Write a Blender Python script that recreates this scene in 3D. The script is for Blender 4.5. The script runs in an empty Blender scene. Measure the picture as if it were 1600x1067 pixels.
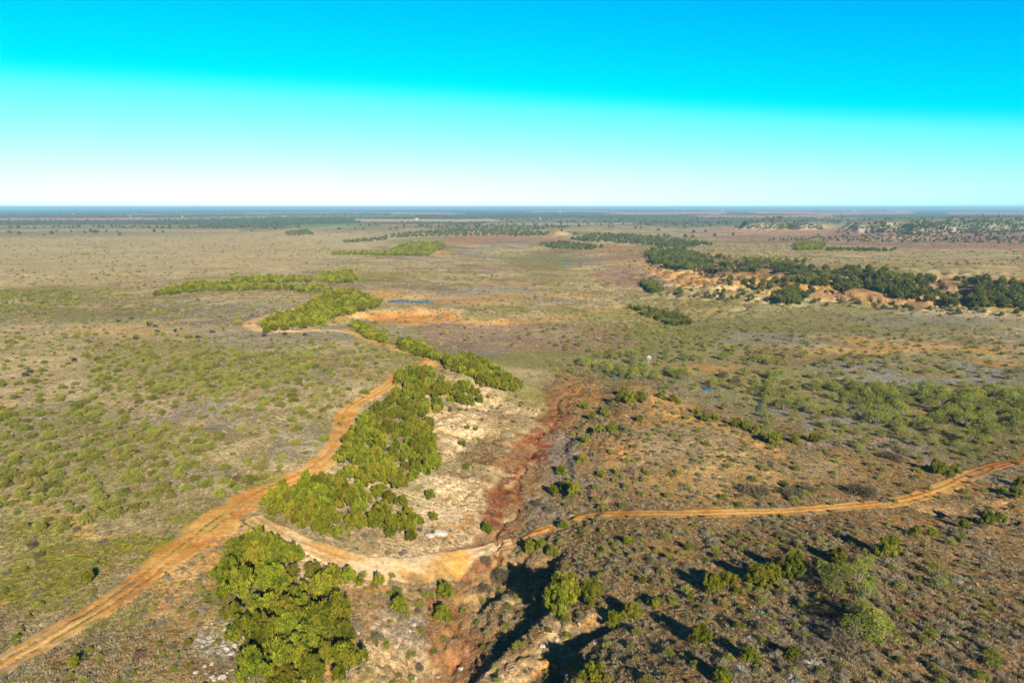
import bpy, bmesh, math, random
import numpy as np
rng = np.random.default_rng(7)
random.seed(7)
sc = bpy.context.scene
COL = sc.collection

# ------------------------------------------------------------------ camera, sky, sun, exposure
CAM_H, PITCH, FPX = 60.0, math.radians(11.16), 1600 * 24 / 36.0
cam = bpy.data.cameras.new("camera"); cam.lens = 24; cam.sensor_width = 36; cam.clip_start = 0.5; cam.clip_end = 300000
camo = bpy.data.objects.new("camera", cam); COL.objects.link(camo)
camo.location = (0, 0, CAM_H); camo.rotation_euler = (math.pi / 2 - PITCH, 0, 0)
sc.camera = camo

EXPO = 2.1
K = 2 ** EXPO
SUN_EL, SUN_AZ = math.radians(24.5), math.radians(161)      # azimuth clockwise from +Y: behind the camera, to the right
sc.view_settings.view_transform = 'Standard'; sc.view_settings.look = 'None'
sc.view_settings.gamma = 1; sc.view_settings.exposure = EXPO; sc.view_settings.use_curve_mapping = False

world = bpy.data.worlds.new("World"); sc.world = world; world.use_nodes = True
nt = world.node_tree; bg = nt.nodes['Background']
sky = nt.nodes.new('ShaderNodeTexSky'); sky.sky_type = 'NISHITA'; sky.sun_disc = False
sky.sun_elevation = SUN_EL; sky.sun_rotation = SUN_AZ
sky.air_density = 1; sky.dust_density = 0.2; sky.ozone_density = 1
sep = nt.nodes.new('ShaderNodeSeparateColor'); comb = nt.nodes.new('ShaderNodeCombineColor')
nt.links.new(sky.outputs[0], sep.inputs[0])
def grade(ch, lo, gain, top):                                 # the photograph's strong colour grading of the sky, per channel
    a = nt.nodes.new('ShaderNodeMath'); a.operation = 'MULTIPLY_ADD'
    a.inputs[1].default_value = gain; a.inputs[2].default_value = -lo * 10 * gain
    nt.links.new(sep.outputs[ch], a.inputs[0])
    b = nt.nodes.new('ShaderNodeMath'); b.operation = 'MAXIMUM'; b.inputs[1].default_value = 0.08
    c = nt.nodes.new('ShaderNodeMath'); c.operation = 'MINIMUM'; c.inputs[1].default_value = top * 10
    nt.links.new(a.outputs[0], b.inputs[0]); nt.links.new(b.outputs[0], c.inputs[0])
    return c
gr = grade(0, .41, 1.47, 1.1); gg = grade(1, .10, 1.75, 1.1); gb = grade(2, .15, 3.6, 1.15)
gt = nt.nodes.new('ShaderNodeMapRange'); gt.interpolation_type = 'SMOOTHSTEP'; gt.inputs[1].default_value = .15; gt.inputs[2].default_value = 1.5
gm = nt.nodes.new('ShaderNodeMath'); gm.operation = 'MULTIPLY'
nt.links.new(gr.outputs[0], gt.inputs[0]); nt.links.new(gr.outputs[0], gm.inputs[0]); nt.links.new(gt.outputs[0], gm.inputs[1])
nt.links.new(gm.outputs[0], comb.inputs[0]); nt.links.new(gg.outputs[0], comb.inputs[1]); nt.links.new(gb.outputs[0], comb.inputs[2])
nt.links.new(comb.outputs[0], bg.inputs[0]); bg.inputs[1].default_value = 0.1 / K

sun = bpy.data.lights.new("sun", 'SUN'); sun.energy = 5.0; sun.angle = math.radians(0.53); sun.color = (1, .92, .80)
suno = bpy.data.objects.new("sun", sun); COL.objects.link(suno)
suno.rotation_euler = (math.pi / 2 - SUN_EL, 0, math.pi - SUN_AZ)   # light travels away from the sun
sc.cycles.use_denoising = True
sc.cycles.max_bounces = 5; sc.cycles.diffuse_bounces = 2; sc.cycles.glossy_bounces = 2
sc.cycles.transmission_bounces = 2; sc.cycles.volume_bounces = 0; sc.cycles.transparent_max_bounces = 8

# ------------------------------------------------------------------ helpers
CP, SP = math.cos(PITCH), math.sin(PITCH)
def project(x, y, z):                                          # survey: where a ground point shows in the photograph (1600 px wide)
    z = z - CAM_H
    d = y * CP - z * SP
    d = np.maximum(d, 1e-3)
    return 800 + FPX * x / d, 533.5 - FPX * (y * SP + z * CP) / d
def on_plane(px, py, z):
    a = (np.asarray(px, float) - 800) / FPX; b = (np.asarray(py, float) - 533.5) / FPX
    fw = CP - b * SP; dn = np.maximum(SP + b * CP, 1e-5)
    t = (CAM_H - z) / dn
    return a * t, fw * t
def _h(ix, iy, s):
    n = (ix * 374761393 + iy * 668265263 + s * 974634777) & 0xFFFFFFFF
    n = ((n ^ (n >> 13)) * 1274126177) & 0xFFFFFFFF
    return ((n ^ (n >> 16)) & 0xFFFF) / 65535.0
def noise(x, y, s=0):
    fx = np.floor(x); fy = np.floor(y); ix = fx.astype(np.int64); iy = fy.astype(np.int64)
    u = x - fx; v = y - fy; u = u * u * u * (u * (u * 6 - 15) + 10); v = v * v * v * (v * (v * 6 - 15) + 10)
    a = _h(ix, iy, s); b = _h(ix + 1, iy, s); c = _h(ix, iy + 1, s); d = _h(ix + 1, iy + 1, s)
    return (a + (b - a) * u) * (1 - v) + (c + (d - c) * u) * v
def fbm(x, y, s=0, o=4):
    r = 0; amp = .5
    for i in range(o):
        r = r + amp * (noise(x, y, s + i) - .5); x = x * 2.03 + 17.1; y = y * 2.03 - 9.7; amp *= .5
    return r * 2
def ss(a, b, x):
    t = np.clip((x - a) / (b - a), 0, 1); return t * t * (3 - 2 * t)
def seg_dist(x, y, pts, closed=False):                        # distance to a polyline, fraction along it, side
    P = np.asarray(pts, float)
    if closed: P = np.vstack([P, P[:1]])
    L = np.hypot(*(P[1:] - P[:-1]).T); S = np.concatenate([[0], np.cumsum(L)])
    bd = np.full(np.shape(x), 1e18); bt = np.zeros(np.shape(x)); bs = np.zeros(np.shape(x))
    for i in range(len(P) - 1):
        ax, ay = P[i]; dx, dy = P[i + 1] - P[i]; l2 = dx * dx + dy * dy + 1e-12
        t = np.clip(((x - ax) * dx + (y - ay) * dy) / l2, 0, 1)
        ex = x - ax - t * dx; ey = y - ay - t * dy; d = ex * ex + ey * ey
        m = d < bd
        bd = np.where(m, d, bd); bt = np.where(m, (S[i] + t * L[i]) / S[-1], bt); bs = np.where(m, np.sign(dx * ey - dy * ex), bs)
    return np.sqrt(bd), bt, bs
def inside(x, y, pts):
    P = np.asarray(pts, float); r = np.zeros(np.shape(x), bool); j = len(P) - 1
    for i in range(len(P)):
        xi, yi = P[i]; xj, yj = P[j]
        c = ((yi > y) != (yj > y)) & (x < (xj - xi) * (y - yi) / (yj - yi + 1e-12) + xi)
        r ^= c; j = i
    return r
def spline(pts, n=8):                                          # Catmull-Rom through rows of numbers
    P = np.asarray(pts, float); P = np.vstack([2 * P[0] - P[1], P, 2 * P[-1] - P[-2]])
    out = []
    for i in range(1, len(P) - 2):
        for k in range(n):
            t = k / n; a, b, c, d = P[i - 1:i + 3]
            out.append(.5 * (2 * b + (c - a) * t + (2 * a - 5 * b + 4 * c - d) * t * t + (3 * b - a - 3 * c + d) * t ** 3))
    out.append(P[-2]); return np.array(out)

# ------------------------------------------------------------------ terrain: levelled survey points (photo x, photo y, height over the plateau)
CTRL = np.array([
 # plateau on the left
 (0,1060,1),(150,1000,.5),(300,900,0),(380,790,0),(100,850,0),(0,750,0),(250,700,.6),(450,740,0),(100,600,-.5),(350,600,0),(530,650,0),(530,700,0),
 (600,600,0),(640,570,-.3),(500,540,0),(300,500,0),(100,480,-1),(400,510,1),(470,485,0),(300,458,0),(520,462,-1),(240,455,-1),(0,420,0),(300,400,-2),(590,540,-.5),
 (200,1067,1.5),(330,950,1),(350,1050,.2),(-200,900,1),(-200,600,0),(-200,450,0),(-150,1080,1),(0,1300,2),(400,1300,-3),(1000,1400,4),(1500,1300,6),
 # slope under the near grove, lower track
 (440,900,-2.5),(450,1000,-3),(550,1040,-7),(540,950,-6),(500,880,-4),(410,1060,-3),(400,820,-.5),(470,850,-2.5),(560,885,-5.5),(650,890,-7),(730,870,-9),(790,850,-9.6),
 (600,950,-7),(640,1000,-9),(620,1060,-9.5),
 # the wash
 (880,610,-8),(860,660,-8.5),(830,700,-9),(800,760,-9.5),(790,820,-10),(740,900,-10.5),(710,960,-11),(700,1030,-11.5),(690,1067,-12),(680,1250,-13),
 # slope under the long grove
 (600,700,-2),(640,760,-4.5),(580,790,-3.5),(480,800,-2),(640,640,-2),(700,600,-3),(750,620,-6),(700,680,-5.5),(720,740,-7),(690,800,-7.5),(640,840,-6.5),(780,660,-7.5),
 (800,605,-6),(690,565,-1.5),(760,580,-4.5),(560,740,-2),
 # ridge right of the wash, road on it
 (900,810,-6.8),(1000,803,-4.2),(1200,800,-4),(1350,785,-4),(1450,765,-5),(1540,735,-6),(1600,715,-6),(1750,690,-6),
 (960,650,-4.5),(1020,618,-2.8),(1090,655,-3),(1200,690,-3.5),(1000,700,-3),(920,720,-6.2),(870,750,-8.7),(1100,740,-3.5),(1300,740,-4.5),(850,800,-9),
 # wooded flats behind the ridge
 (1100,612,-9),(1190,640,-9.5),(1300,650,-9),(1450,680,-8),(1300,600,-9),(1500,600,-8),(1000,580,-8.5),(930,575,-8.5),(1600,650,-7),(1750,620,-7),(900,590,-8),
 # near right
 (870,840,-7.6),(950,850,-4.8),(910,900,-4.5),(1100,850,-2.8),(1300,850,-1),(1500,850,-2),(1600,800,-4),(1000,950,-1.5),(1200,950,1),(1400,950,1),(1600,950,1),
 (1000,1060,1),(1300,1060,4),(1600,1060,4),(1800,900,0),(1800,1060,4),(860,960,-5.5),(800,880,-9.8),(780,960,-9.5),(800,1010,-8),(760,1040,-9.6),(860,1030,-5.5),
 # middle distance
 (700,540,-5),(700,520,-6.5),(900,520,-6.5),(1000,545,-8),(800,560,-6),(620,515,-5),(600,505,-5),(640,468,-5),(690,470,-5),(560,470,-4),(780,480,-5),
 (1000,480,-7),(1040,505,-9.5),(1200,520,-8),(1400,520,-7),(1600,530,-6),(1600,575,-7),(900,460,-7),(750,430,-6),(600,400,-5),(900,420,-8),(960,400,-8),(550,430,-3),
 # escarpment on the right
 (1010,422,-8),(1100,446,-7),(1250,470,-7),(1400,482,-7),(1600,497,-7),(1800,505,-7),(1035,390,2),(1150,404,4),(1300,419,5),(1450,436,5),(1600,442,5),(1800,452,5),
 (1300,402,5),(1550,405,4),(1200,388,2),(1500,382,0),(1750,400,2),
 # far
 (800,372,-5),(400,370,-3),(0,360,-3),(1200,366,-5),(1500,364,-5),(0,342,0),(400,345,0),(800,346,0),(1200,346,0),(1600,346,0),(-200,360,-2),(1800,360,-3)], float)
cx_, cy_ = on_plane(CTRL[:, 0], CTRL[:, 1], CTRL[:, 2])
CU, CV = np.log(np.hypot(cx_, cy_)), np.arctan2(cx_, cy_)
def tps(d2): return .5 * d2 * np.log(d2 + 1e-12)
n_ = len(CU)
A_ = np.zeros((n_ + 3, n_ + 3))
A_[:n_, :n_] = tps((CU[:, None] - CU) ** 2 + (CV[:, None] - CV) ** 2) + np.eye(n_) * 1e-4
Q_ = np.stack([np.ones(n_), CU, CV], 1); A_[:n_, n_:] = Q_; A_[n_:, :n_] = Q_.T
W_ = np.linalg.solve(A_, np.concatenate([CTRL[:, 2], np.zeros(3)]))
def rbf(u, v):
    o = np.empty(len(u))
    for i in range(0, len(u), 40000):
        a, b = u[i:i + 40000], v[i:i + 40000]
        o[i:i + 40000] = tps((a[:, None] - CU) ** 2 + (b[:, None] - CV) ** 2) @ W_[:n_] + W_[n_] + W_[n_ + 1] * a + W_[n_ + 2] * b
    return o
def world_pts(pts, z): return np.stack(on_plane([p[0] for p in pts], [p[1] for p in pts], z), 1)

WASH = world_pts([(905,600),(880,622),(868,655),(845,690),(815,735),(800,770),(792,815),(775,855),(745,895),(722,940),(705,1000),(692,1067),(680,1200)], -9.5)
DAM = world_pts([(548,497),(580,490),(620,484),(660,481),(700,483),(740,490),(790,498),(850,503)], -3)
ROUGH = [  # photo x, y, radius x, radius y, amplitude of gullying (m)
 (740,690,80,110,1.5),(800,960,130,120,1.5),(620,1000,110,80,.9),(960,660,120,60,.9),(900,800,80,70,.8),(1300,450,330,28,7.0),(1080,430,90,25,6.0),(1500,465,140,24,7),
 (1050,620,90,30,.8),(1180,690,90,30,.7),(640,492,100,14,1.0),(1560,800,60,30,1),(1100,480,130,20,2.5),(900,1040,130,50,1.0),(950,372,120,12,4),(760,362,120,8,3),
 (1420,372,180,10,3),(720,620,90,50,1.4),(1050,465,60,16,2.0)]
GULLY = [  # steep banks: line (photo), height at the line, drop on its left-hand side, width of the drop, run-out
 ([(905,838),(868,868),(862,905),(880,930),(858,950),(830,958),(800,985),(760,1000),(722,1022),(700,1050)], -4.5, 1.9, 1.8, 12),
 ([(985,985),(950,990),(905,1000),(880,1030),(840,1067),(790,1110)], -2, 2.4, 1.6, 9),
 ([(1010,612),(960,628),(925,650),(900,672),(895,700),(905,735),(880,770)], -5, .9, 2.5, 14),
 ([(1600,812),(1560,818),(1500,800),(1470,806)], -3, 1.4, 1.2, 8),
 ([(905,815),(870,826),(835,846),(810,880),(790,915)], -7, .7, 1.4, 8),
 ([(800,900),(770,915),(740,930)], -8, 1.0, 1, 6),
]
GULLY = [(world_pts(spline(p, 4), z), h, w, L) for p, z, h, w, L in GULLY]
MESA = [  # far bluffs: outline (photo, at base height), base z, height, edge width
 ([(1150,358),(1180,352),(1225,349),(1245,352),(1238,357),(1200,360)], -3, 22, 25),
 ([(1232,358),(1250,350),(1280,351),(1290,356),(1262,359)], -3, 19, 24),
 ([(1318,364),(1335,354),(1380,350),(1450,349),(1560,347),(1700,346),(1720,352),(1640,358),(1560,362),(1500,362),(1440,366),(1400,359),(1360,366)], -3, 22, 26),
 ([(858,369),(868,363),(880,366),(884,369)], -5, 7, 15),
 ([(735,366),(742,362),(750,366)], -5, 5, 12),
]
MESA = [(world_pts(p, z), h, w) for p, z, h, w in MESA]

def height(x, y):
    r = np.hypot(x, y) + 1e-6; az = np.arctan2(x, y)
    u = np.clip(np.log(r), math.log(55), math.log(5000)); v = np.clip(az, -.95, .95)
    z = rbf(u, v)
    z = z * (1 - ss(3000, 5200, r)) * (1 - ss(.95, 1.4, np.abs(az)))
    px, py = project(x, y, z)
    front = (y > 20)
    rough = np.zeros_like(z)
    for cx, cy, rx, ry, a in ROUGH:
        rough = np.maximum(rough, a * np.exp(-(((px - cx) / rx) ** 2 + ((py - cy) / ry) ** 2) ** 1.5))
    rough *= front
    wx = fbm(x / 30, y / 30, 5, 3) * 9; wy = fbm(x / 30, y / 30, 9, 3) * 9
    # gullying: ridged noise stretched down slope
    rg = 1 - np.abs(fbm((x + wx) / 17, (y + wy) / 26, 21, 4)) * 2.4
    z = z + rough * (.55 - np.clip(rg, 0, 1) ** 2)
    rg2 = 1 - np.abs(fbm((x + wx * .3) / 4.5, (y + wy * .3) / 7, 25, 3)) * 2.6
    z = z - np.minimum(rough, 1.5) * .38 * np.clip(rg2, 0, 1) ** 3 * (r < 500)
    # washes and banks
    near = r < 420
    xi, yi = x[near], y[near]; dz = np.zeros(len(xi))
    wob = fbm(xi / 6, yi / 6, 40, 3) * 1.6
    d, t, s = seg_dist(xi, yi, WASH)
    dz -= .8 * (1 - ss(2.0, 7.0, d + wob * 1.5))
    dz -= .7 * (1 - ss(.3, 1.1, np.abs(d * s + wob * 2.2 + 1.2 * np.sin(t * 40))))
    for P, h, w, L in GULLY:
        d, t, s = seg_dist(xi, yi, P)
        sd = -d * s + wob
        dz -= h * ss(0, .12, t) * (1 - ss(.88, 1, t)) * ss(0, w, sd) * (1 - ss(w, L, sd))
    z[near] += dz
    # hard layers stand out as ledges where the soil is cut
    led = np.clip(rough, 0, 1) * (r < 230); st = .9; q = (z + fbm(x / 9, y / 9, 44, 3) * .8) / st; fr = q - np.floor(q)
    z = z + led * .75 * st * (ss(.55, 1, fr) - fr) * .9
    far = (r > 250) & (r < 520) & (px > 450) & (px < 950)
    xi, yi = x[far], y[far]
    d, t, s = seg_dist(xi, yi, DAM); sd = d * s                       # + = beyond the dam
    prof = 4.2 * (1 - ss(1.5, np.where(sd < 0, 15, 8), d)) * (1 - ss(.75, 1, t)) * ss(0, .08, t)
    z[far] += prof
    far = (r > 900) & (r < 4500)
    xi, yi = x[far], y[far]; add = np.zeros(len(xi))
    wb = fbm(xi / 60, yi / 60, 61, 4) * 60
    for P, h, w in MESA:
        d, t, s = seg_dist(xi, yi, P, True)
        sd = np.where(inside(xi, yi, P), d, -d) + wb
        k = ss(-w * .5, w, sd)
        add = np.maximum(add, h * (k * .85 + .15 * ss(0, w * 3, sd)) * (1 + .25 * fbm(xi / 40, yi / 40, 70, 3)))
    z[far] += add
    # rolling and small relief
    z = z + fbm(x / 90, y / 90, 80, 3) * 1.0 + fbm(x / 14, y / 14, 85, 3) * .38 + fbm(x / 3.2, y / 3.2, 90, 3) * .16
    z = z + ss(4000, 15000, r) * fbm(x / 5000, y / 5000, 95, 3) * 16 + ss(14000, 40000, r) * (18 + 60 * np.maximum(0, fbm(az * 9, r / 30000, 97, 3)))
    return z

def dl(r): return .0036 if r < 300 else .0036 + (.006 - .0036) * min(1, (r - 300) / 500) if r < 800 else .0085 if r < 2300 else .03
R = [0.0, 8, 20, 34, 46, 54, 60]
while R[-1] < 110000: R.append(R[-1] * (1 + dl(R[-1])))
R = np.array(R)
AZ = np.concatenate([np.linspace(-math.pi, -.86, 26)[:-1], np.linspace(-.80, .80, 860), np.linspace(.86, math.pi, 26)[1:]])
GR, GA = np.meshgrid(R, AZ, indexing='ij')
GX, GY = GR * np.sin(GA), GR * np.cos(GA)
GZ = height(GX.ravel(), GY.ravel()).reshape(GR.shape)
GZ[0] = GZ[0].mean()
def ground(x, y):                                              # height of the built ground under a point
    x = np.atleast_1d(np.asarray(x, float)); y = np.atleast_1d(np.asarray(y, float))
    i = np.interp(np.hypot(x, y), R, np.arange(len(R))); j = np.interp(np.arctan2(x, y), AZ, np.arange(len(AZ)))
    i0 = np.minimum(i.astype(int), len(R) - 2); j0 = np.minimum(j.astype(int), len(AZ) - 2); a = i - i0; b = j - j0
    return (GZ[i0, j0] * (1 - a) + GZ[i0 + 1, j0] * a) * (1 - b) + (GZ[i0, j0 + 1] * (1 - a) + GZ[i0 + 1, j0 + 1] * a) * b
def at(px, py):                                                # ground point seen at a photo position
    px = np.atleast_1d(np.asarray(px, float)); py = np.atleast_1d(np.asarray(py, float))
    x0, y0 = on_plane(px, py, 0.0)
    f = np.linspace(.80, 1.30, 240)
    X = x0[:, None] * f; Y = y0[:, None] * f; Z = CAM_H * (1 - f)[None, :] + 0 * X
    hit = Z < ground(X.ravel(), Y.ravel()).reshape(X.shape)
    k = np.where(hit.any(1), hit.argmax(1), 95)
    ar = np.arange(len(px)); x, y = X[ar, k], Y[ar, k]
    return x, y, ground(x, y)

# ------------------------------------------------------------------ materials
def new_mat(name, rough=.95):
    m = bpy.data.materials.new(name); m.use_nodes = True
    b = m.node_tree.nodes['Principled BSDF']; b.inputs['Roughness'].default_value = rough
    b.inputs['Specular IOR Level'].default_value = .15
    return m, m.node_tree, b
def N(nt, typ, **kw):
    n = nt.nodes.new(typ)
    for k, v in kw.items(): setattr(n, k, v)
    return n
def noise_node(nt, vec, scale, detail=3, rough=.6):
    n = N(nt, 'ShaderNodeTexNoise'); n.inputs['Scale'].default_value = scale; n.inputs['Detail'].default_value = detail
    n.inputs['Roughness'].default_value = rough
    if vec is not None: nt.links.new(vec, n.inputs['Vector'])
    return n.outputs['Fac']
def ramp(nt, fac, lo, hi):
    n = N(nt, 'ShaderNodeMapRange', interpolation_type='SMOOTHSTEP'); n.inputs[1].default_value = lo; n.inputs[2].default_value = hi
    nt.links.new(fac, n.inputs[0]); return n.outputs[0]
def mix(nt, fac, a, b, mode='MIX'):
    n = N(nt, 'ShaderNodeMix', data_type='RGBA', blend_type=mode)
    for s, v in ((n.inputs[0], fac), (n.inputs[6], a), (n.inputs[7], b)):
        if isinstance(v, bpy.types.NodeSocket): nt.links.new(v, s)
        else: s.default_value = v if not isinstance(v, tuple) else (*v, 1)
    return n.outputs[2]
def math_n(nt, op, a, b):
    n = N(nt, 'ShaderNodeMath', operation=op)
    for s, v in zip(n.inputs, (a, b)):
        if isinstance(v, bpy.types.NodeSocket): nt.links.new(v, s)
        else: s.default_value = v
    return n.outputs[0]
def attr(nt, name, out='Color', typ='GEOMETRY'):
    n = N(nt, 'ShaderNodeAttribute', attribute_name=name, attribute_type=typ); return n.outputs[out]

def ground_mat(name, bump=1.0, k=1.0):
    m, nt, b = new_mat(name, 1.0); b.inputs['Specular IOR Level'].default_value = 0
    pos = N(nt, 'ShaderNodeNewGeometry').outputs['Position']
    n0 = noise_node(nt, pos, .021, 3, .65); n1 = noise_node(nt, pos, .11, 3, .62); n2 = noise_node(nt, pos, .7, 4, .7); n3 = noise_node(nt, pos, 3.5, 2, .7)
    f = math_n(nt, 'ADD', math_n(nt, 'ADD', math_n(nt, 'MULTIPLY', n1, .35), math_n(nt, 'MULTIPLY', n0, .25)), math_n(nt, 'MULTIPLY', n2, .40))
    c = mix(nt, ramp(nt, f, .43, .57), attr(nt, 'soil_a'), attr(nt, 'soil_b'))
    n4 = noise_node(nt, pos, 1.3, 3, .75)
    g2 = N(nt, 'ShaderNodeMapRange'); nt.links.new(n4, g2.inputs[0]); g2.inputs[1].default_value = .36; g2.inputs[2].default_value = .64; g2.inputs[3].default_value = 1 - .45 * k; g2.inputs[4].default_value = 1 + .3 * k
    h2 = N(nt, 'ShaderNodeHueSaturation'); nt.links.new(c, h2.inputs['Color']); nt.links.new(g2.outputs[0], h2.inputs['Value']); c = h2.outputs[0]
    # fine litter: dead stalks and stones lighter, damp crumbs darker
    v = N(nt, 'ShaderNodeMix', data_type='FLOAT'); nt.links.new(n3, v.inputs[0]); v.inputs[2].default_value = 1 - .5 * k; v.inputs[3].default_value = 1 + .5 * k
    hs = N(nt, 'ShaderNodeHueSaturation'); nt.links.new(c, hs.inputs['Color']); nt.links.new(v.outputs[0], hs.inputs['Value']); hs.inputs['Saturation'].default_value = 1.14
    nt.links.new(hs.outputs[0], b.inputs['Base Color'])
    bp = N(nt, 'ShaderNodeBump'); bp.inputs['Strength'].default_value = .9; bp.inputs['Distance'].default_value = .42 * bump
    h = math_n(nt, 'ADD', math_n(nt, 'MULTIPLY', n2, 1.2), math_n(nt, 'MULTIPLY', n3, .45))
    nt.links.new(h, bp.inputs['Height']); nt.links.new(bp.outputs[0], b.inputs['Normal'])
    return m
M_GROUND = ground_mat('ground_soil')

# ------------------------------------------------------------------ soils: base colours (two each, mottled together by the material)
SOIL = dict(
 grass=((.52,.41,.235),(.255,.205,.105)), straw=((.56,.445,.26),(.37,.295,.16)), green=((.20,.195,.035),(.27,.23,.06)), olive=((.17,.165,.06),(.25,.21,.10)),
 bare=((.62,.385,.17),(.50,.29,.115)), sand=((.70,.525,.325),(.48,.335,.18)), red=((.24,.08,.046),(.145,.052,.034)), rust=((.32,.18,.085),(.185,.115,.058)),
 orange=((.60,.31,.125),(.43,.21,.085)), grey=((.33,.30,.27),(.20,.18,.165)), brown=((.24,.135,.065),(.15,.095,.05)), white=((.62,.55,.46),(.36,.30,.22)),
 wood=((.050,.065,.035),(.085,.095,.05)), scrub=((.13,.13,.07),(.22,.19,.12)), pink=((.52,.27,.19),(.44,.22,.15)), tan=((.52,.42,.27),(.44,.34,.22)), field=((.20,.27,.12),(.16,.22,.09)),
 mauve=((.36,.19,.15),(.26,.15,.125)))
SOIL = {k: tuple(tuple(.475 * c for c in q) for q in v) for k, v in SOIL.items()}
E_, L_, P_ = 'e', 'l', 'p'
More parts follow.
